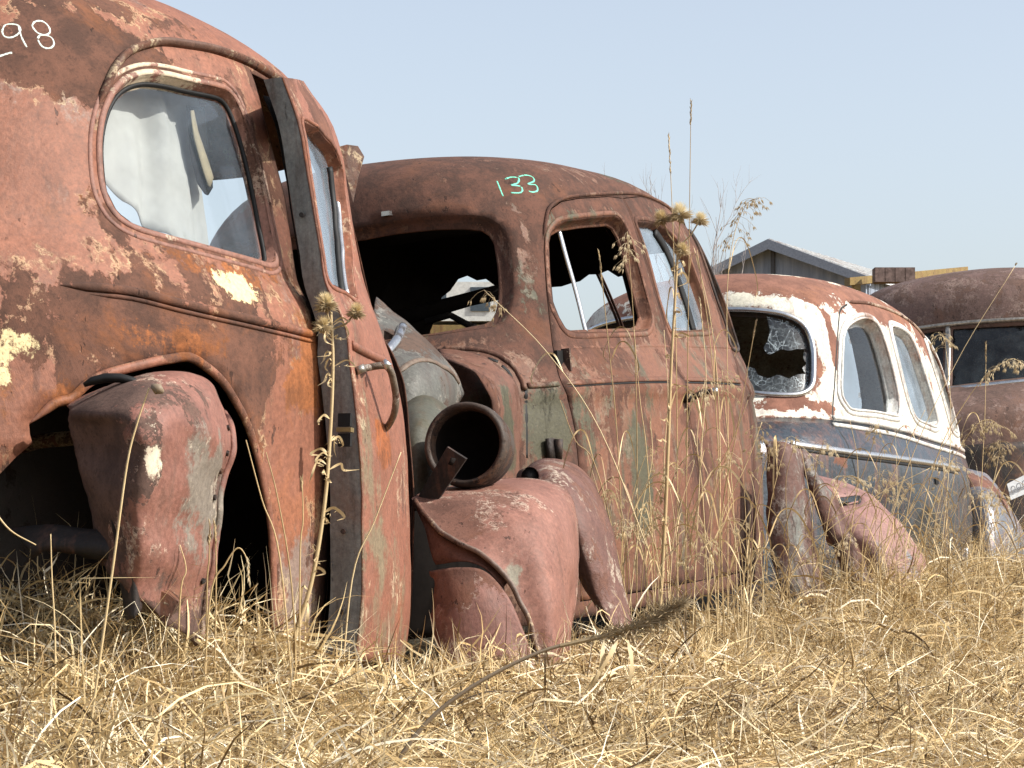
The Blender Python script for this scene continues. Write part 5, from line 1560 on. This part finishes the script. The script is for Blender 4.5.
# flattened mat
n = 90000
x, y = scatter(n, 2.9, 15.0)
pt = patchy(x, y, 1.0, 1.0)
z = ground_z(x, y) + RNG.uniform(0, .07, n) * (.4 + pt) + mound(x, y) * RNG.uniform(.1, 1, n)
comb = .6 * np.sin(x * 1.1 + .3) + .5 * np.cos(y * .8)
az = np.where(RNG.random(n) < .55, comb + RNG.normal(0, .5, n) + math.pi * (RNG.random(n) < .5), RNG.uniform(0, 6.283, n))
o = blades('straw_mat', np.stack([x, y, z], 1), az, RNG.normal(.08, .22, n), RNG.normal(.2, .45, n), RNG.uniform(.08, .30, n), RNG.uniform(.0014, .0050, n), np.clip(RNG.beta(1.5, 1.5, n) + (pt - .5) * .3, 0, 1))
tag(o, 'flattened mat of dry yellow straw covering the ground before the cars', 'straw', kind='stuff')

# broken leaf litter: short, flat, curled pieces
def litter(name, x, y, lo, hi, wlo, whi, zmax, label):
    n = len(x)
    k = ~blocked(x, y); x = x[k]; y = y[k]; n = len(x)
    z = ground_z(x, y) + RNG.uniform(.0, 1.0, n)**.7 * (zmax + mound(x, y) * 1.1)
    o = blades(name, np.stack([x, y, z], 1), RNG.uniform(0, 6.283, n), RNG.normal(.25, .55, n), RNG.normal(.6, 1.6, n), RNG.uniform(lo, hi, n), RNG.uniform(wlo, whi, n), np.clip(RNG.beta(1.2, 1.1, n), 0, 1), K=6)
    tag(o, label, 'straw', kind='stuff')


x, y = scatter(52000, 2.9, 13.0)
litter('straw_litter', x, y, .03, .15, .0025, .0070, .055, 'short broken pieces of dry straw and leaf scattered over the mat')
cs = np.vstack([np.stack([RNG.normal(c.x, r * .55, int(4200 * r * (.4 + 3 * h))), RNG.normal(c.y, r * .55, int(4200 * r * (.4 + 3 * h)))], 1) for c, r, h in MOUNDS])
litter('straw_heap', cs[:, 0], cs[:, 1], .05, .24, .003, .008, .05, 'tangled heaps of dry curled leaves against the cars')

# standing and bowed tufts
def tufts(name, centres, per, hmin, hmax, wmin, wmax, spread, label, bendm=1.3, pitch=1.35, tint0=.0):
    N = len(centres) * per
    c = np.repeat(centres, per, 0)
    r = RNG.normal(0, spread, (N, 2))
    x = c[:, 0] + r[:, 0]; y = c[:, 1] + r[:, 1]
    k = ~blocked(x, y); x = x[k]; y = y[k]; N = len(x)
    sc = np.repeat(RNG.uniform(.6, 1.1, len(centres)), per)[k]
    L = RNG.uniform(hmin, hmax, N) * sc * (c[k, 2] if centres.shape[1] > 2 else 1)
    z = ground_z(x, y) + RNG.uniform(0, .03, N) + mound(x, y) * .55
    tn = np.clip(np.repeat(RNG.normal(.5 + tint0, .12, len(centres)), per)[k] + RNG.normal(0, .22, N), 0, 1)
    o = blades(name, np.stack([x, y, z], 1), RNG.uniform(0, 6.283, N), np.clip(RNG.normal(pitch, .22, N), .2, 1.57), np.abs(RNG.normal(bendm, .7, N)), L, RNG.uniform(wmin, wmax, N), tn, K=7)
    tag(o, label, 'grass', kind='stuff')
    return o


x, y = scatter(1500, 3.0, 14)
tufts('short_dry_grass', np.stack([x, y], 1), 14, .06, .18, .0016, .0042, .05, 'short tangled dry grass between the straw and the cars', 1.6, 1.1)
# taller grass close along the car sides
def along(M, a0, a1, y0, y1, n, hs=1.0):
    a = RNG.uniform(a0, a1, n); b = -RNG.uniform(y0, y1, n)
    P = [M @ Vector((p, q, 0)) for p, q in zip(a, b)]
    return np.array([(v.x, v.y, hs) for v in P])


C = np.vstack([along(M1, -1.1, .3, -.05, .35, 110, .5), along(M1, -.95, -.35, -.42, .05, 110, .95), along(M1, .3, 2.2, .0, .6, 60, .45), along(M2, -1.3, 0.4, .0, 1.2, 150, .6), along(M2, .3, 2.0, .05, 1.0, 380, .95), along(M3, -1.5, 2.2, .05, 1.2, 420, 1.3), along(M3, -1.5, 1.9, .25, 1.1, 230, 2.0), along(M2, 1.2, 2.4, .1, .9, 140, 1.3)])
tufts('bowed_dry_grass', C, 16, .14, .44, .0014, .0034, .07, 'bowed dry grass growing along the sides of the cars', 1.5, 1.3)
# curled broad leaves in the tangle at the right
C = np.vstack([along(M2, .6, 2.0, .15, .9, 150, 1.2), along(M3, -1.4, 2.2, .1, 1.1, 420, 1.6), along(M3, -1.4, 1.6, .3, 1.0, 330, 1.9)])
tufts('curled_dry_leaves', C, 7, .15, .48, .004, .010, .10, 'curled broad dry grass leaves tangled before the silver car', 3.0, 1.2, .12)
# loose long straws in front at the left
x = RNG.uniform(-1.1, -.25, 60); y = RNG.uniform(3.4, 5.0, 60)
tufts('long_bent_grass', np.stack([x, y, np.ones(60)], 1), 6, .2, .48, .003, .0056, .05, 'long bent pale grass leaves at the lower left', 1.9, 1.25, .12)
# ------------------------------------------------------------------ single plants
STALK = straw_mat('dry_stalk', [(0, (112, 88, 58)), (1, (228, 210, 170)), (.5, (194, 168, 122))], .1, attr=False)
SEED = straw_mat('seed_head', [(0, (134, 112, 82)), (1, (226, 210, 176)), (.5, (188, 168, 130))], .2, attr=False)
THISTLE = straw_mat('thistle_stem', [(0, (130, 108, 76)), (1, (212, 192, 150)), (.5, (176, 150, 108))], .1, attr=False)
FLUFF = straw_mat('thistle_down', [(0, (212, 188, 138)), (1, (250, 244, 224)), (.5, (238, 224, 186))], .35, attr=False)
GREYSTEM = straw_mat('grey_stem', [(0, (84, 70, 56)), (1, (150, 134, 112)), (.5, (116, 100, 82))], .1, attr=False)


def leaf_strip(mb, pts, w):
    pts = catmull([tuple(p) for p in pts], 5)
    vs = []
    n = len(pts)
    for i, p in enumerate(pts):
        t = Vector(pts[min(i + 1, n - 1)] - pts[max(i - 1, 0)]).normalized()
        s = t.cross(Vector((math.sin(i * .35), -1, math.cos(i * .5)))); s.normalize()
        k = w * .5 * min(1, (i + .5) / 3, (n - i - .5) / 5)
        vs += [Vector(p) - s * k, Vector(p) + s * k]
    mb.add(vs, [(2 * i, 2 * i + 1, 2 * i + 3, 2 * i + 2) for i in range(n - 1)])


def spikelet(mb, p, d, L, w):
    d = Vector(d).normalized(); s = d.cross(Vector((.3, 1, .2))).normalized(); u = d.cross(s)
    b = Vector(p)
    vs = [b] + [b + d * L * .4 + (s * math.cos(a) + u * math.sin(a)) * w for a in (0, 2.1, 4.2)] + [b + d * L]
    mb.add(vs, [(0, 1, 2), (0, 2, 3), (0, 3, 1), (4, 2, 1), (4, 3, 2), (4, 1, 3)])


def stalk(pix, depth, head='spike', label='', group='', rad=.0016, hl=.12, leaves=2, name='dry_grass_stalk', lean=.0, mat=None, hs=1.0):
    """a single tall stalk drawn root to tip at its own distance; head is a part"""
    rr = random.Random(int(pix[0][0] * 13 + pix[-1][1] * 7))
    base = at(*pix[0], depth); base.z = float(ground_z(base.x, base.y)) if pix[0][1] > 560 else base.z
    root = empty(name, tuple(base))
    W = [base] + [at(x, y, depth + lean * i) for i, (x, y) in enumerate(pix[1:], 1)]
    pts = [Vector(p) - base for p in catmull([tuple(p) for p in W], 6)]
    mb = MB(); mb.tube(pts, [rad * (1.15 - .6 * i / len(pts)) for i in range(len(pts))], 5)
    for k in range(leaves):
        i = rr.randint(int(len(pts) * .15), max(int(len(pts) * .15), int(len(pts) * .6)))
        a = rr.uniform(0, 6.28); L = rr.uniform(.08, .22)
        d = Vector((math.cos(a), math.sin(a) * .6, 0))
        p = pts[i]
        leaf_strip(mb, [p, p + d * L * .3 + Vector((0, 0, L * .55)), p + d * L * .65 + Vector((0, 0, L * .5)), p + d * L + Vector((0, 0, -L * .1)), p + d * L * .9 + Vector((0, 0, -L * .4))], rr.uniform(.003, .006))
    mb.build('stem', mat or STALK, root, True)
    if head:
        mb = MB()
        tot = sum((pts[i + 1] - pts[i]).length for i in range(len(pts) - 1))
        acc = 0; hp = []
        for i in range(len(pts) - 1, 0, -1):
            hp.append((pts[i], (pts[i] - pts[i - 1]).normalized())); acc += (pts[i] - pts[i - 1]).length
            if acc > hl: break
        m = len(hp)
        if head == 'spike':
            cnt = int(34 * hl / .12)
            for k in range(cnt):
                f = k / cnt * (m - 1); i = int(f); p = hp[i][0].lerp(hp[min(i + 1, m - 1)][0], f - i); d = hp[i][1]
                s = Vector((rr.uniform(-1, 1), rr.uniform(-1, 1), 0)) * .35
                spikelet(mb, p, d + s, .014 * hs, .0016 * hs)
        else:
            cnt = int(26 * hl / .12)
            for k in range(cnt):
                f = k / cnt * (m - 1); i = int(f); p = hp[i][0].lerp(hp[min(i + 1, m - 1)][0], f - i)
                a = rr.uniform(0, 6.28); L = rr.uniform(.012, .05) * hs
                e = p + Vector((math.cos(a) * L, math.sin(a) * L * .6, -L * rr.uniform(.1, .8)))
                mb.tube([p, (p + e) / 2 + Vector((0, 0, .006)), e], .0005, 4)
                for q in range(3):
                    spikelet(mb, e + Vector((rr.uniform(-.004, .004), 0, 0)), Vector((math.cos(a) * .5 + rr.uniform(-.4, .4), 0, -1)), .017 * hs, .0022 * hs)
        if mb.v: mb.build('seed_head', SEED, root)
    tag(root, label, 'dry plant', group or None)
    return root


G2 = 'tall grass stalks before the brown 133 car'
L2 = 'thin tall straw-coloured grass stalk standing before the brown car chalked 133'
for pix, d, h, hl in (
        ([(684, 606), (687, 420), (689, 250), (691, 102)], 8.0, 'spike', .14), ([(678, 606), (677, 420), (674, 260), (669, 136)], 8.05, 'spike', .14),
        ([(628, 606), (618, 450), (607, 330), (599, 252)], 7.9, 'spike', .13), ([(636, 606), (637, 450), (634, 330), (627, 232)], 8.0, 'oat', .12),
        ([(690, 610), (700, 470), (706, 380), (700, 300)], 7.9, 'spike', .1), ([(660, 610), (648, 470), (640, 400), (634, 330)], 7.8, None, .1),
        ([(716, 610), (720, 450), (712, 330), (694, 248)], 8.1, None, .1), ([(724, 612), (719, 470), (711, 350), (697, 250)], 8.2, None, .1),
        ([(652, 560), (600, 430), (545, 350), (484, 290)], 7.7, 'oat', .10), ([(645, 600), (600, 480), (575, 440), (560, 400)], 7.6, None, .1),
        ([(726, 612), (722, 520), (737, 430), (756, 322)], 8.2, 'spike', .10), ([(712, 612), (703, 500), (697, 440), (705, 380)], 7.9, 'oat', .07),
        ([(672, 610), (664, 480), (668, 400), (664, 330)], 8.1, None, .1), ([(740, 612), (734, 520), (728, 440), (722, 370)], 8.2, 'oat', .08),
        ([(700, 612), (716, 540), (748, 460), (762, 422)], 8.1, 'oat', .08), ([(655, 612), (690, 520), (728, 450), (748, 400)], 7.9, None, .1),
        ([(620, 612), (640, 520), (652, 460), (650, 420)], 7.8, 'spike', .06), ([(746, 612), (742, 560), (730, 500), (726, 452)], 8.0, 'oat', .06)):
    stalk(pix, d, h, L2, G2, rad=.0018, hl=hl, leaves=2)
stalk([(727, 612), (728, 430), (727, 300), (733, 240), (746, 205), (760, 198)], 8.3, 'oat', 'wild oat stalk with drooping spikelets against the sky before the barn', rad=.0014, hl=.20, leaves=1, name='wild_oat')
G3_ = 'grass stalks before the silver car'
L3_ = 'dry oat grass stalk standing before the silver car'
for pix, d, h, hl in (
        ([(858, 612), (900, 490), (955, 365), (1015, 266)], 9.8, 'spike', .05), ([(976, 612), (981, 500), (985, 410), (986, 344)], 9.9, 'spike', .10),
        ([(900, 612), (930, 480), (970, 395), (1008, 360), (1024, 366)], 9.7, 'oat', .22), ([(890, 612), (935, 500), (965, 440), (985, 420), (1004, 428)], 9.8, 'oat', .22),
        ([(960, 612), (985, 520), (996, 470), (1000, 440), (990, 460)], 9.8, 'oat', .2), ([(930, 600), (950, 450), (946, 350), (938, 332)], 10.4, 'oat', .10),
        ([(800, 612), (822, 540), (860, 480), (880, 420)], 9.6, 'oat', .09), ([(836, 612), (850, 540), (858, 470), (850, 420)], 9.6, None, .1),
        ([(846, 612), (870, 530), (905, 450), (925, 410)], 9.7, None, .1), ([(872, 612), (898, 540), (930, 470), (960, 420)], 9.7, 'spike', .05),
        ([(820, 612), (812, 540), (816, 470), (824, 440)], 9.5, 'oat', .06), ([(790, 612), (788, 540), (786, 480), (796, 440)], 9.2, 'spike', .06),
        ([(910, 612), (905, 540), (912, 480), (906, 440)], 9.6, None, .1), ([(940, 612), (934, 540), (944, 480), (940, 455)], 9.7, 'oat', .06),
        ([(770, 612), (790, 560), (830, 520), (880, 500)], 9.0, None, .1), ([(756, 612), (800, 560), (870, 500), (930, 468)], 9.2, None, .1),
        ([(864, 612), (862, 560), (870, 500), (884, 470)], 9.4, 'oat', .07), ([(1000, 612), (1004, 560), (996, 520), (1003, 492)], 9.7, 'oat', .07)):
    stalk(pix, d, h, L3_, G3_, rad=.0017, hl=hl, leaves=1, hs=1.15)
rq = random.Random(77)
for k in range(34):
    bx = rq.uniform(745, 1000); tx = bx + rq.uniform(-25, 75); ty = rq.uniform(430, 545); d = rq.uniform(8.9, 9.9) + (bx - 745) / 255 * .5
    mx = bx + (tx - bx) * .35 + rq.uniform(-8, 8)
    pix = [(bx, 612), (mx, 612 - (612 - ty) * .5), (bx + (tx - bx) * .75, ty + 18), (tx, ty)]
    if rq.random() < .45: pix.append((tx + rq.uniform(8, 22), ty + rq.uniform(6, 26)))
    stalk(pix, d, rq.choice(['oat', 'spike', None, None, 'oat']), L3_, G3_, rad=rq.uniform(.0010, .0017), hl=rq.uniform(.04, .1), leaves=rq.randint(0, 2), hs=1.1)
for k in range(40):
    bx = rq.uniform(610, 760); tx = bx + rq.uniform(-30, 40); ty = rq.uniform(430, 560); d = rq.uniform(7.6, 8.2)
    pix = [(bx, 612), (bx + (tx - bx) * .3, 612 - (612 - ty) * .5), (tx, ty)]
    if rq.random() < .4: pix.append((tx + rq.uniform(-18, 18), ty + rq.uniform(4, 20)))
    stalk(pix, d, rq.choice(['oat', 'spike', None, None]), L2, G2, rad=rq.uniform(.0010, .0016), hl=rq.uniform(.04, .08), leaves=rq.randint(0, 2))
G1_ = 'grass stalks at the lower left'
L1_ = 'dry grass stalk before the pink car chalked 98'
for pix, d, h, hl in (
        ([(56, 700), (55, 640), (52, 580), (50.6, 534)], 4.9, None, .1), ([(338, 640), (352, 580), (375, 520), (401, 452)], 5.6, None, .1),
        ([(298, 640), (280, 560), (262, 500), (246, 440)], 5.3, None, .1), ([(300, 650), (292, 590), (278, 500), (266, 452)], 5.35, None, .1),
        ([(206, 640), (207, 590), (209, 560), (210, 524)], 5.2, 'spike', .05), ([(214, 640), (216, 590), (216, 560), (215, 524)], 5.2, 'spike', .05),
        ([(202, 640), (210, 600), (225, 565), (238, 548), (247, 560), (249, 582)], 5.15, 'spike', .06), ([(176, 640), (180, 600), (186, 570), (180, 545)], 5.2, None, .1),
        ([(-10, 505), (10, 530), (36, 545)], 4.8, None, .1), ([(300, 640), (300, 560), (303, 520), (302, 480)], 5.4, 'spike', .04)):
    stalk(pix, d, h, L1_, G1_, rad=.0019, hl=hl, leaves=0)
stalk([(85, 760), (97, 680), (114, 560), (127, 465), (137, 424), (149, 388)], 4.7, None, 'slender brown stem with a single bud before the crumpled pink fender', rad=.0026, leaves=0, name='budded_stem')
_r = [o for o in COL.objects if o.name == 'budded_stem'][0]
mb = MB(); c_ = at(158, 389, 4.7) - _r.location; mb.tube([c_ + Vector((-.012, 0, .006)), c_, c_ + Vector((.010, 0, -.006))], [.004, .011, .003], 8); mb.build('bud', GREYSTEM, _r, True)


def thistle(pix, depth, heads, label, hr, seed, rad=.005):
    rr = random.Random(seed)
    base = at(*pix[0], depth); base.z = float(ground_z(base.x, base.y))
    root = empty('dead_thistle', tuple(base))
    pts = [Vector(p) - base for p in catmull([tuple(base)] + [tuple(at(x, y, depth)) for x, y in pix[1:]], 8)]
    mb = MB(); mb.tube(pts, [rad * (1.1 - .55 * i / len(pts)) for i in range(len(pts))], 7)
    for i in range(4, len(pts) - 2):     # withered spiny leaf scraps along the stem
        for k in range(rr.randint(0, 2)):
            a = rr.uniform(0, 6.28); L = rr.uniform(.015, .06); dr = rr.uniform(-.9, .3)
            d = Vector((math.cos(a), math.sin(a), 0)); q = pts[i].lerp(pts[i + 1], rr.random())
            leaf_strip(mb, [q, q + d * L * .5 + Vector((0, 0, L * .25)), q + d * L * .8 + Vector((rr.uniform(-.01, .01), 0, dr * L * .5)), q + d * L * rr.uniform(.4, 1) + Vector((rr.uniform(-.02, .02), 0, dr * L))], rr.uniform(.002, .007))
            for z in range(rr.randint(1, 4)):
                spikelet(mb, q + d * L * rr.random() * .7, Vector((rr.gauss(0, 1), rr.gauss(0, 1), rr.gauss(0, 1))), rr.uniform(.006, .016), .0012)
    mb.build('stem', THISTLE, root, True)
    for (x, y, r) in heads:
        c = at(x, y, depth - .01) - base
        j = min(range(len(pts)), key=lambda i: (pts[i] - c).length + (.05 if pts[i].z > c.z - .03 else 0))
        mbb = MB(); mbb.tube([pts[j], pts[j].lerp(c, .6) + Vector((0, 0, -.01)), c], .0022, 5)
        R_ = r
        axis = (c - pts[j]).normalized() * .5 + Vector((rr.uniform(-.3, .3), -.1, .8)); axis.normalize()
        for k in range(170):        # spiny bracts: a ruff under the down
            a = rr.uniform(0, 6.28); sx = axis.cross(Vector((0, 1, .1))).normalized(); sy = axis.cross(sx)
            v = (sx * math.cos(a) + sy * math.sin(a)) + axis * rr.gauss(-.15, .22)
            v.normalize()
            spikelet(mbb, c + v * R_ * .12 - axis * R_ * .2 * rr.random(), v, R_ * rr.uniform(.55, 1.05), R_ * .045)
        for k in range(60):
            v = Vector((rr.gauss(0, 1), rr.gauss(0, 1), rr.gauss(0, 1))).normalized()
            spikelet(mbb, c - axis * R_ * .25 + v * R_ * .1, v, R_ * rr.uniform(.25, .45), R_ * .08)
        hd = mbb.build('flower_head', SEED, root)
        mbf = MB()
        for k in range(420):        # down
            v = (axis * rr.uniform(.5, 1.6) + Vector((rr.gauss(0, 1), rr.gauss(0, 1), rr.gauss(0, 1))) * .6).normalized()
            spikelet(mbf, c + v * R_ * .1, v, R_ * rr.uniform(.45, .95), R_ * .016)
        mbf.build('thistle_down', FLUFF, hd)
    tag(root, label, 'thistle')
    return root


thistle([(282, 705), (292, 650), (312, 580), (325, 500), (331, 420), (333, 360), (331, 312)], 5.45, [(326, 304, .030), (323, 326, .026), (356, 312, .024)], 'dead spiny thistle with fluffy heads before the pink car chalked 98', .03, 3)
thistle([(655, 640), (664, 540), (668, 450), (671, 370), (675, 300), (678, 248)], 7.75, [(662, 219, .034), (680, 214, .042), (700, 220, .031), (682, 250, .029)], 'dead thistle with pale fluffy heads before the rear window of the brown 133 car', .04, 5, rad=.006)
# fallen stem across the straw
stalk([(372, 776), (420, 730), (470, 688), (540, 652), (600, 637), (622, 632)], 4.6, None, 'x', rad=.0042, leaves=0, name='fallen_thistle', mat=GREYSTEM)
_r = [o for o in COL.objects if o.name == 'fallen_thistle'][0]
tag(_r, 'grey fallen weed with a shaggy head lying across the straw', 'dry plant')
rr = random.Random(9)
mb = MB()
core = [at(x, y, 4.6) - _r.location for x, y in ((560, 646), (600, 637), (622, 632), (645, 622), (668, 612), (684, 602))]
mb.tube(core, [.004, .005, .006, .005, .003, .001], 6)
core = [Vector(v) for v in catmull([tuple(v) for v in core], 10)]
for k in range(620):
    t = rr.betavariate(2.6, 1.5); i = int(t * (len(core) - 2)); q = core[i]
    d = (core[i + 1] - core[i]).normalized()
    v = (d * rr.uniform(.3, 1.2) + Vector((rr.gauss(0, .7), rr.gauss(0, .7), rr.gauss(-.1, .7)))).normalized()
    spikelet(mb, q, v, rr.uniform(.012, .046) * (1.1 - abs(t - .65)), .0013)
mb.build('shaggy_head', straw_mat('shaggy_down', [(0, (104, 86, 64)), (1, (186, 168, 134)), (.5, (142, 122, 92))], .2, attr=False), _r)
mb = MB()
for a_, b_, c2 in (((604, 640), (600, 670), (590, 690)), ((628, 640), (632, 665), (628, 690)), ((618, 640), (606, 662), (584, 694))):
    leaf_strip(mb, [at(*a_, 4.58) - _r.location, at(*b_, 4.55) - _r.location, at(*c2, 4.56) - _r.location], .011)
mb.build('withered_leaf', SEED, _r, True)

# ------------------------------------------------------------------ bare bush behind
TWIG = plain('twig_bark', (168, 160, 156), .9, 0, .1, .2, 30)
rr = random.Random(21)
bt = at(700, 300, 26.0); gz = float(ground_z(bt.x, bt.y))
bush = empty('bare_tree', (bt.x, bt.y, gz))
mb = MB()
def branch(p, d, L, r, lv, mb):
    pts = [p]
    for k in range(4):
        d = (d + Vector((rr.gauss(0, .10), rr.gauss(0, .10), rr.gauss(.06, .06)))).normalized()
        pts.append(pts[-1] + d * L / 4)
    mb.tube(pts, [r * (1 - .16 * i) for i in range(5)], 5, cap=False)
    if lv == 0: return
    for k in range(rr.randint(2, 4)):
        i = rr.randint(1, 4)
        a = rr.uniform(0, 6.28)
        nd = (d + Vector((math.cos(a), math.sin(a), .3)) * rr.uniform(.25, .5)).normalized()
        branch(pts[i], nd, L * rr.uniform(.38, .58), r * .52, lv - 1, mb)
trunk = MB(); trunk.tube([(0, 0, -.2), (.02, 0, .9), (0, .02, 1.9)], [.11, .09, .08], 8); trunk.build('trunk', TWIG, bush, True)
for k in range(9):
    a = k / 9 * 6.28
    d = Vector((math.cos(a) * .42, math.sin(a) * .35, 1)).normalized()
    branch(Vector((0, 0, 1.75)), d, rr.uniform(.9, 1.5), .011, 3, mb)
mb.build('crown', TWIG, bush, True)
tag(bush, 'bare leafless tree with thin grey twigs behind the roof of the 133 car', 'tree')

# ------------------------------------------------------------------ barn and lumber far behind
WOODG = NT('weathered_boards'); g = WOODG; P = g.n('ShaderNodeTexCoord').outputs['Object']
wv = g.n('ShaderNodeTexWave', wave_type='BANDS', bands_direction='X'); g.put(wv.inputs['Vector'], P); wv.inputs['Scale'].default_value = 1.2; wv.inputs['Distortion'].default_value = .4; wv.inputs['Detail'].default_value = 3
nz = g.noise(g.vmath('MULTIPLY', P, (9, 9, .8)), 1.0, 7, .7)
c = g.mix(g.step(nz, .3, .7), lin(120, 129, 142), lin(150, 158, 170)); c = g.mix(g.step(wv.outputs[1], .0, .12, .75, 0), c, lin(44, 42, 42))
WOODG = g.done(g.bsdf(c, .9, 0, .15, g.bump(nz, .5, .02)))
TIN = rusty('tin_roof', ((226, 226, 222), (206, 206, 202)), rust=((150, 138, 126), (176, 162, 148)), t_rust=.66, t_orange=.8, t_pale=.7, t_grey=.7, pale=(214, 214, 212), metal=.0, paint_rough=.45, streak=.6, val=1.0)
DB = 46.0
pk_ = at(771, 240.5, DB)
th = R(27)
MBn = Matrix.Translation((pk_.x, pk_.y, 0)) @ Matrix.Rotation(math.pi / 2 - th, 4, 'Z')   # x along the ridge away, y to the left
gz = float(ground_z(pk_.x, pk_.y)); hp = pk_.z
barn = empty('barn', M=Matrix.Translation((0, 0, gz)) @ MBn)
h = hp - gz
hw = 1.72; ev = h - .70; Ln = 6.6
mb = MB(); mb.prism([(0.12, -hw, 0), (0.12, hw, 0), (0.12, hw, ev), (0.12, 0, h - .06), (0.12, -hw, ev)], (.08, 0, 0)); mb.build('gable_wall', WOODG, barn)
mb = MB()
for s in (-1, 1): mb.box((Ln / 2, s * hw, ev / 2), (Ln - .4, .06, ev))
mb.build('side_wall', WOODG, barn)
mb = MB(); mb.prism([(Ln - .2, -hw, 0), (Ln - .2, hw, 0), (Ln - .2, hw, ev), (Ln - .2, 0, h - .06), (Ln - .2, -hw, ev)], (-.08, 0, 0)); mb.build('rear_wall', WOODG, barn)
sl = .70 / hw
for s in (-1, 1):
    mb = MB(); ow = hw + .16
    mb.prism([(-.12, 0, h), (-.12, s * ow, h - sl * ow), (-.12, s * ow, h - sl * ow - .035), (-.12, 0, h - .035)], (Ln + .2, 0, 0))
    for k in range(17):
        xx = -.08 + k * .41
        mb.prism([(xx, 0, h + .002), (xx, s * ow, h - sl * ow + .002), (xx, s * ow, h - sl * ow + .03), (xx, 0, h + .03)], (.05, 0, 0))
    mb.build('roof', TIN, barn)
    mb = MB(); mb.prism([(-.16, 0, h + .01), (-.16, s * (ow + .02), h - sl * ow), (-.16, s * (ow + .02), h - sl * ow - .15), (-.16, 0, h - .17)], (.035, 0, 0)); mb.build('rake_board', plain('rake_grey', (150, 158, 170), .9), barn)
mb = MB(); mb.box((.09, 0, h * .5), (.05, .07, h - .2)); mb.build('centre_post', plain('post_grey', (84, 86, 90), .9), barn)
tag(barn, 'grey board barn with a gable and pale tin roof behind the silver car', 'barn')
# yellow steel beam with brown crate
YEL = rusty('yellow_paint', ((168, 138, 72), (150, 122, 62)), t_rust=.62, t_pale=.8)
a0 = at(850, 277.5, 30); a1 = at(968, 266.5, 32.5)
beam = empty('loader_frame', (a0.x, a0.y, float(ground_z(a0.x, a0.y))))
mb = MB(); d = (a1 - a0); cst = Vector(beam.location)
gz0 = beam.location.z
mb.prism([a0 - cst + Vector((0, 0, 0)), a1 - cst, a1 - cst - Vector((0, 0, .09)), a0 - cst - Vector((0, 0, .09))], (-.05, .12, 0)); mb.build('beam', YEL, beam)
for t in (.05, .5, .95):
    p = a0.lerp(a1, t); mb = MB(); zz = float(ground_z(p.x, p.y)); mb.box((p.x - cst.x, p.y - cst.y + .05, (p.z - .09 + zz) / 2 - cst.z), (.10, .10, p.z - .09 - zz)); mb.build('leg', YEL, beam)
tag(beam, 'yellow steel beam on legs behind the roof of the dark brown car', 'beam')
c0 = at(872, 269.6, 30.2); c1 = at(912, 269.4, 30.2); lo = at(872, 284, 30.2).z
mb = MB(); mb.box(((c0.x + c1.x) / 2, c0.y - .12, (c0.z + lo) / 2), (c1.x - c0.x, .22, c0.z - lo))
for k in range(4): mb.box((c0.x + (c1.x - c0.x) * (k + .5) / 4, c0.y - .235, (c0.z + lo) / 2), ((c1.x - c0.x) / 4 - .008, .012, c0.z - lo))
cr = mb.build('wooden_crate', plain('old_brown_wood', (130, 112, 106), .9, 0, .1, .3, 20))
tag(cr, 'small brown wooden crate on the yellow beam beside the barn roof', 'crate')
# yellow and white machine beyond, glimpsed through the brown car
m0 = at(470, 318, 24)
mach = empty('parked_machine', (m0.x, m0.y, float(ground_z(m0.x, m0.y))))
zb = m0.z - mach.location.z
mb = MB(); mb.box((0, 0, zb * .5), (1.5, .8, zb - .2)); mb.build('machine_body', YEL, mach)
mb = MB(); mb.box((.1, 0, zb + .12), (1.0, .7, .36)); mb.build('cab', plain('cab_white', (214, 214, 208), .6), mach)
for s in (-.3, .1, .4):
    mb = MB(); mb.box((s, -.355, zb + .14), (.18, .02, .22)); mb.build('cab_window', plain('cab_glass', (70, 80, 88), .2), mach)
tag(mach, 'yellow and white machine glimpsed through the open windscreen of the 133 car', 'machine')
